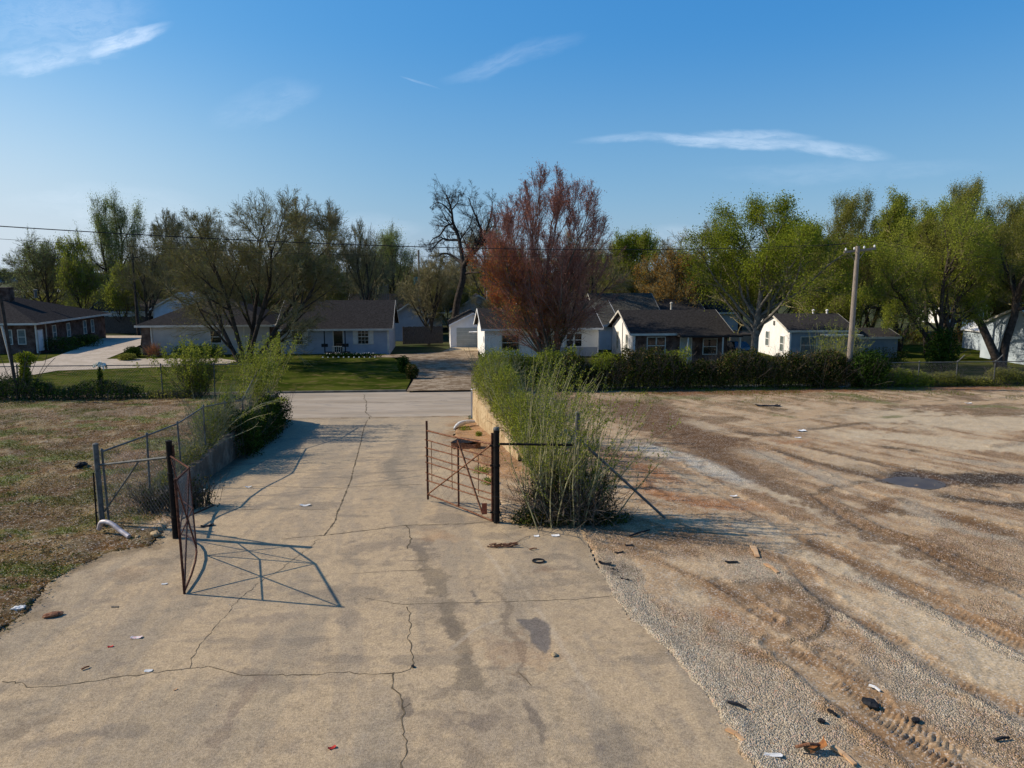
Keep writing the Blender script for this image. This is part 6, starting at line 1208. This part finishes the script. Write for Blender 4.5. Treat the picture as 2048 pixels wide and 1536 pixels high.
n = 9000; y = 6 + 32 * rg.random(n) ** 1.5; x = rg.uniform(-.75, .5, n) * y; s_ = sdf(x, y, slab_lot); k = (s_ < 0) & (rg.random(n) < np.exp(-np.abs(s_) / .8) + .12); xy = np.column_stack([x, y])[k]; V, F = rocks(len(xy), xy, .003, .012, .01)
tag(link('slab_grit', mk_mesh('slab_grit', [(V, F, 0)], [stonem])), 'fine grit and pebbles scattered over the concrete', 'grit', kind='stuff')

# ------------------------------------------------------------------ litter and debris, each piece a thing
def lump(label, cat, name, u, v, size, m_, n=1, flat=.6, rz=None, z=0.):
    x, y = GR(u, v); rg_ = np.random.default_rng(u * 3 + v); V = []; nu, nv = 9, 6
    for i in range(nv + 1):
        for j in range(nu):
            a = 2 * math.pi * j / nu; p = math.pi * i / nv - math.pi / 2; r = 1 + rg_.uniform(-.22, .22) * (0 < i < nv); V.append((math.cos(a) * math.cos(p) * r * size[0], math.sin(a) * math.cos(p) * r * size[1], (math.sin(p) * r * .8 + .7) * size[2]))
    F = [(i * nu + j, i * nu + (j + 1) % nu, (i + 1) * nu + (j + 1) % nu, (i + 1) * nu + j) for i in range(nv) for j in range(nu)]
    o = MB().raw(V, F).build(name, m_ if not isinstance(m_, str) else M[m_], None, (x, y, gz(x, y) + z + .01)); o.rotation_euler = (0, 0, rz if rz is not None else rg_.uniform(0, 6)); return tag(o, label, cat)
def scrap(label, cat, name, u, v, w, l, m_, rz=0, curl=.3, z=0.):
    x, y = GR(u, v); rg_ = np.random.default_rng(u + v * 5); n = 7; V = []
    for i in range(n):
        for j in range(n): s_, t_ = i / (n - 1) - .5, j / (n - 1) - .5; V.append((s_ * l * (1 - .3 * abs(t_)), t_ * w, .015 + abs(s_) ** 2 * curl * l + abs(rg_.normal(0, .02)) * (w + l) * .7))
    F = [(i * n + j, (i + 1) * n + j, (i + 1) * n + j + 1, i * n + j + 1) for i in range(n - 1) for j in range(n - 1)]
    b = MB().raw(V, F); b.raw([(a, b_, c - .006) for a, b_, c in V], [f[::-1] for f in F]); o = b.build(name, m_ if not isinstance(m_, str) else M[m_], None, (x, y, gz(x, y) + z)); o.rotation_euler = (0, 0, rz); return tag(o, label, cat)
def plank(label, name, u0, v0, u1, v1, w, m_, cat='plank', t=.025):
    a, b_ = GR(u0, v0), GR(u1, v1); za, zb = gz(*a) + t / 2 + .02, gz(*b_) + t / 2 + .02; mid = ((a[0] + b_[0]) / 2 + .01, (a[1] + b_[1]) / 2 + .01, (za + zb) / 2 + .01)
    return tag(MB().beam((*a, za), mid, w, t).beam(mid, (*b_, zb), w * .8, t * .9).build(name, m_ if not isinstance(m_, str) else M[m_]), label, cat)
x, y = GR(915, 858); bo = thing('bumper_piece', 'curved white car bumper piece lying in the soil behind the gate', 'bumper', (x, y, gz(x, y)))
a, c_ = GR(908, 860), GR(948, 850); mid = GR(924, 853); P = bez((a[0] - x, a[1] - y, .08), (mid[0] - x, mid[1] - y - .15, .1), (c_[0] - x + .05, c_[1] - y - .1, .08), 9); MB().tube(P, [.04, .07, .1, .12, .12, .11, .1, .09, .06], 10).build('shell', M['plasticw'], bo, smooth=True)
x, y = GR(932, 896); bo = thing('broken_crate', 'broken black topped rusty box behind the pipe gate', 'box', (x, y, gz(x, y)), R(-18)); 
MB().box((-.5, -.3, .02), (.5, -.27, .24)).box((-.5, .27, .02), (.5, .3, .22)).box((-.5, -.27, .02), (-.47, .27, .24)).box((.47, -.27, .02), (.5, .27, .24)).build('sides', M['rust'], bo); MB().raw([(-.53, -.33, .25), (.2, -.34, .3), (.56, -.2, .36), (.5, .34, .26), (-.4, .36, .33), (-.1, 0, .2)], [(0, 1, 5), (1, 2, 5), (2, 3, 5), (3, 4, 5), (4, 0, 5)]).build('torn_lid', M['rubber'], bo)
scrap('flattened pale plastic bottle on the ramp', 'litter', 'crushed_bottle', 610, 1012, .12, .3, 'plasticw', .1)
o = thing('bark_pile', 'small pile of brown sticks and bark in front of the pipe gate', 'debris pile', (*GR(1007, 1094), gz(*GR(1007, 1094)))); b = MB()
for i in range(26): a = rg.uniform(-.25, .25); q = rg.uniform(-.08, .08); b.beam((a - rg.uniform(.04, .16), q, rg.uniform(.01, .05)), (a + rg.uniform(.04, .16), q + rg.uniform(-.06, .06), rg.uniform(.02, .11)), .02, .016)
b.build('sticks', mat('brown bark pieces', (.11, .05, .025), (.2, .1, .06), 9), o)
x, y = GR(1077, 1124); V = []; n1_, n2_ = 22, 6
for i in range(n1_):
    for j in range(n2_): a, c_ = 2 * math.pi * i / n1_, 2 * math.pi * j / n2_; V.append(((.125 + .018 * math.cos(c_)) * math.cos(a), (.1 + .018 * math.cos(c_)) * math.sin(a), .02 + .018 * math.sin(c_)))
tag(MB().raw(V, [(i * n2_ + j, ((i + 1) % n1_) * n2_ + j, ((i + 1) % n1_) * n2_ + (j + 1) % n2_, i * n2_ + (j + 1) % n2_) for i in range(n1_) for j in range(n2_)]).build('rubber_ring', M['rubber'], None, (x, y, .01), True), 'small black rubber ring lying flat on the concrete', 'ring')
for a in [('crumpled black plastic scrap where slab meets gravel', 'litter', 'plastic_scrap', 1210, 1129, .12, .3, 'rubber', -.3, .5), ('black strip of rubber on the gravel near the slab corner', 'litter', 'rubber_strip', 1238, 1106, .05, .24, 'rubber', .3, .2), ('small black scrap beyond the slab corner', 'litter', 'plastic_scrap', 1258, 1092, .1, .2, 'rubber', .1, .2), ('dark strip beside the crumpled black scrap', 'litter', 'rubber_strip', 1222, 1140, .05, .17, 'rubber', .4, .2), ('thin dark strip at the slab edge below the scraps', 'litter', 'rubber_strip', 1250, 1160, .05, .2, 'rubber', -.4, .3),
          ('black strip on the pale gravel fan', 'litter', 'rubber_strip', 1463, 1125, .08, .3, 'rubber', 0, .1), ('white paper scrap on the concrete by the bush', 'litter', 'paper_scrap', 1111, 1072, .12, .2, 'white', .1, .1), ('small white scrap left of the paper by the bush', 'litter', 'paper_scrap', 1073, 1073, .1, .13, 'white', .1, .2), ('pinkish white litter under the bush by its grey post', 'litter', 'paper_scrap', 1135, 1043, .15, .27, 'plasticw', .1, .5), ('orange and white wrapper at the foot of the bush', 'litter', 'wrapper', 1065, 1033, .15, .25, 'plank', .1, .5),
          ('red plastic chip on the concrete, left part of the slab', 'litter', 'plastic_chip', 221, 1295, .05, .09, 'redpl', .3, .5), ('crumpled red chip near the bottom of the slab', 'litter', 'plastic_chip', 664, 1498, .05, .11, 'redpl', .5, .6), ('pink and white wrapper on the left slab', 'litter', 'wrapper', 273, 1277, .08, .2, mat('pink wrapper', (.6, .35, .33), (.7, .65, .6), 30), .1, .3), ('flat pale oval scrap beside the long crack', 'litter', 'paper_scrap', 297, 1343, .07, .13, 'plasticw', .1, .1), ('small white scrap left of the chain link gate foot', 'litter', 'paper_scrap', 329, 1169, .06, .12, 'plasticw', .2, .1), ('grey flat scrap on the left slab below the dirt', 'litter', 'paper_scrap', 230, 1215, .05, .14, 'concgrey', .1, .1),
          ('white bag scrap at the foot of the left wall', 'litter', 'paper_scrap', 398, 985, .25, .4, 'plasticw', .6, .4), ('white crushed cup on the ramp near the left wall', 'litter', 'crushed_cup', 497, 975, .1, .2, 'plasticw', .2, .5), ('dark rag on the ramp right of the left gate', 'litter', 'rag', 415, 1053, .12, .33, 'rubber', .5, .3), ('white scrap in the dirt by the grey corner post', 'litter', 'paper_scrap', 280, 1061, .1, .18, 'white', .1, .2), ('long white splinter of plastic at the slab edge, bottom', 'litter', 'plastic_strip', 1540, 1512, .08, .33, 'plasticw', -.1, .1), ('tiny yellow scrap below the long crack', 'litter', 'plastic_chip', 351, 1381, .03, .06, 'plank', 1., .3),
          ('flat black plate on the far dirt of the gravel lot', 'debris', 'rubber_strip', 1535, 812, .35, 1.2, 'rubber', -.05, .05), ('small white scrap on the far dirt by the dark tracks', 'litter', 'paper_scrap', 1602, 862, .2, .4, 'white', .2, .2), ('white scrap on the red dirt patch beyond the bush', 'litter', 'paper_scrap', 1467, 993, .08, .22, 'white', .1, .2), ('white litter at the foot of the far hedge', 'litter', 'paper_scrap', 1682, 774, .25, .4, 'white', .1, .2), ('white scrap beyond the dark strip at the right fence', 'litter', 'paper_scrap', 1936, 807, .12, .35, 'white', .1, .2), ('white dot of litter beside the reddish dirt tongue', 'litter', 'paper_scrap', 1596, 876, .12, .25, 'white', .1, .2)]:
    scrap(*a)
plank('short orange splintered plank standing out on the gravel fan', 'splintered_plank', 1505, 1095, 1515, 1117, .12, 'plank'); plank('second splintered orange plank below the first on the gravel fan', 'splintered_plank', 1530, 1130, 1556, 1148, .09, 'plank')
plank('bright splintered plank lying across the slab edge', 'splintered_plank', 1453, 1462, 1488, 1486, .07, 'plank'); plank('long pale plank beside the rusty metal scrap', 'splintered_plank', 1664, 1498, 1710, 1534, .07, 'plank', t=.03)
plank('thin white strip of trim lying on the gravel near the dark chunk', 'trim_strip', 1738, 1374, 1760, 1386, .035, 'plasticw', 'strip'); plank('dark curved stick on the gravel at the slab edge', 'dark_stick', 1455, 1408, 1492, 1420, .04, 'rubber', 'stick', .03)
plank('thin dark stick on the concrete right of the bark pile', 'dark_stick', 1059, 1101, 1074, 1099, .03, 'rust', 'stick', .02); plank('thin brown stick on the left slab', 'dark_stick', 163, 1342, 179, 1336, .02, 'rust', 'stick', .02); plank('bent dark rod where the bush shadow meets the gravel', 'dark_stick', 1258, 1075, 1300, 1062, .035, 'rubber', 'rod', .03); plank('charred stick on the gravel at the lower right', 'dark_stick', 1990, 1484, 2018, 1480, .03, 'rubber', 'stick', .03)
plank('dark stick in front of the dark chunk on the gravel', 'dark_stick', 1655, 1424, 1672, 1436, .035, 'rubber', 'stick', .03)
lump('dark grey chunk of asphalt on the gravel, lower right', 'rubble', 'asphalt_chunk', 1741, 1411, (.13, .1, .05), 'rubber'); lump('small dark stone right of the grey asphalt chunk', 'rubble', 'dark_stone', 1831, 1444, (.06, .05, .035), 'rubber'); lump('small dark stone left of the asphalt chunk', 'rubble', 'dark_stone', 1642, 1445, (.05, .05, .03), 'rubber')
lump('pale concrete lump in the leaves at the left edge of the slab', 'rubble', 'concrete_chunk', 38, 1222, (.13, .09, .06), 'plasticw'); lump('broken brown lump with pale edge on the left slab', 'rubble', 'clod', 106, 1234, (.17, .08, .05), 'rust'); lump('dark square block lying in the dirt beyond the corner post', 'block', 'dark_block', 162, 934, (.22, .16, .1), 'darkpost'); lump('brown stone by the foot of the black left gate post', 'rubble', 'brown_stone', 312, 1074, (.14, .11, .09), 'concwall'); lump('small stone beside the brown stone at the left gate', 'rubble', 'brown_stone', 275, 1076, (.07, .06, .04), 'concwall')
lump('dark stone sitting in the slab crack', 'rubble', 'dark_stone', 826, 1335, (.035, .03, .02), 'rubber'); lump('brown lump of dirt beside the grey stain', 'rubble', 'clod', 1108, 1312, (.06, .05, .03), 'concwall')
x, y = G(1622, 1506); o = thing('metal_scrap', 'curled rusty orange metal scrap on the gravel at the bottom', 'scrap metal', (x, y, .03), .2); V = []; n = 8
for i in range(n):
    a = -1.2 + 2.6 * i / (n - 1)
    for j in range(4): V.append((math.sin(a) * .17 + j * .02, (j - 1.5) * .05 * (1 + .3 * math.sin(i)), .13 - math.cos(a) * .1 + .02 * (j % 2)))
MB().raw(V, [(i * 4 + j, (i + 1) * 4 + j, (i + 1) * 4 + j + 1, i * 4 + j + 1) for i in range(n - 1) for j in range(3)]).build('curled_sheet', mat('orange rust sheet', (.32, .13, .04), (.2, .08, .03), 9, .7), o); MB().tube([(-.2, .05, .05), (-.05, -.02, .12), (.12, .02, .06)], .02, 6).build('bent_strap', M['rust'], o)
x, y = G(225, 1072); o = thing('bent_pipe', 'bent pale metal duct lying at the foot of the grey corner post', 'pipe', (x, y, 0)); P = [np.array(q) for q in ((-.42, .2, .1), (-.3, .12, .3), (-.05, .05, .3), (.25, -.08, .16), (.5, -.2, .06))]; MB().tube(smooth3(P, 4), .055, 10).build('tube', mat('pale scratched metal', (.4, .34, .32), (.6, .54, .52), 6, .45, metal=.3), o, smooth=True)
print('foreground done')
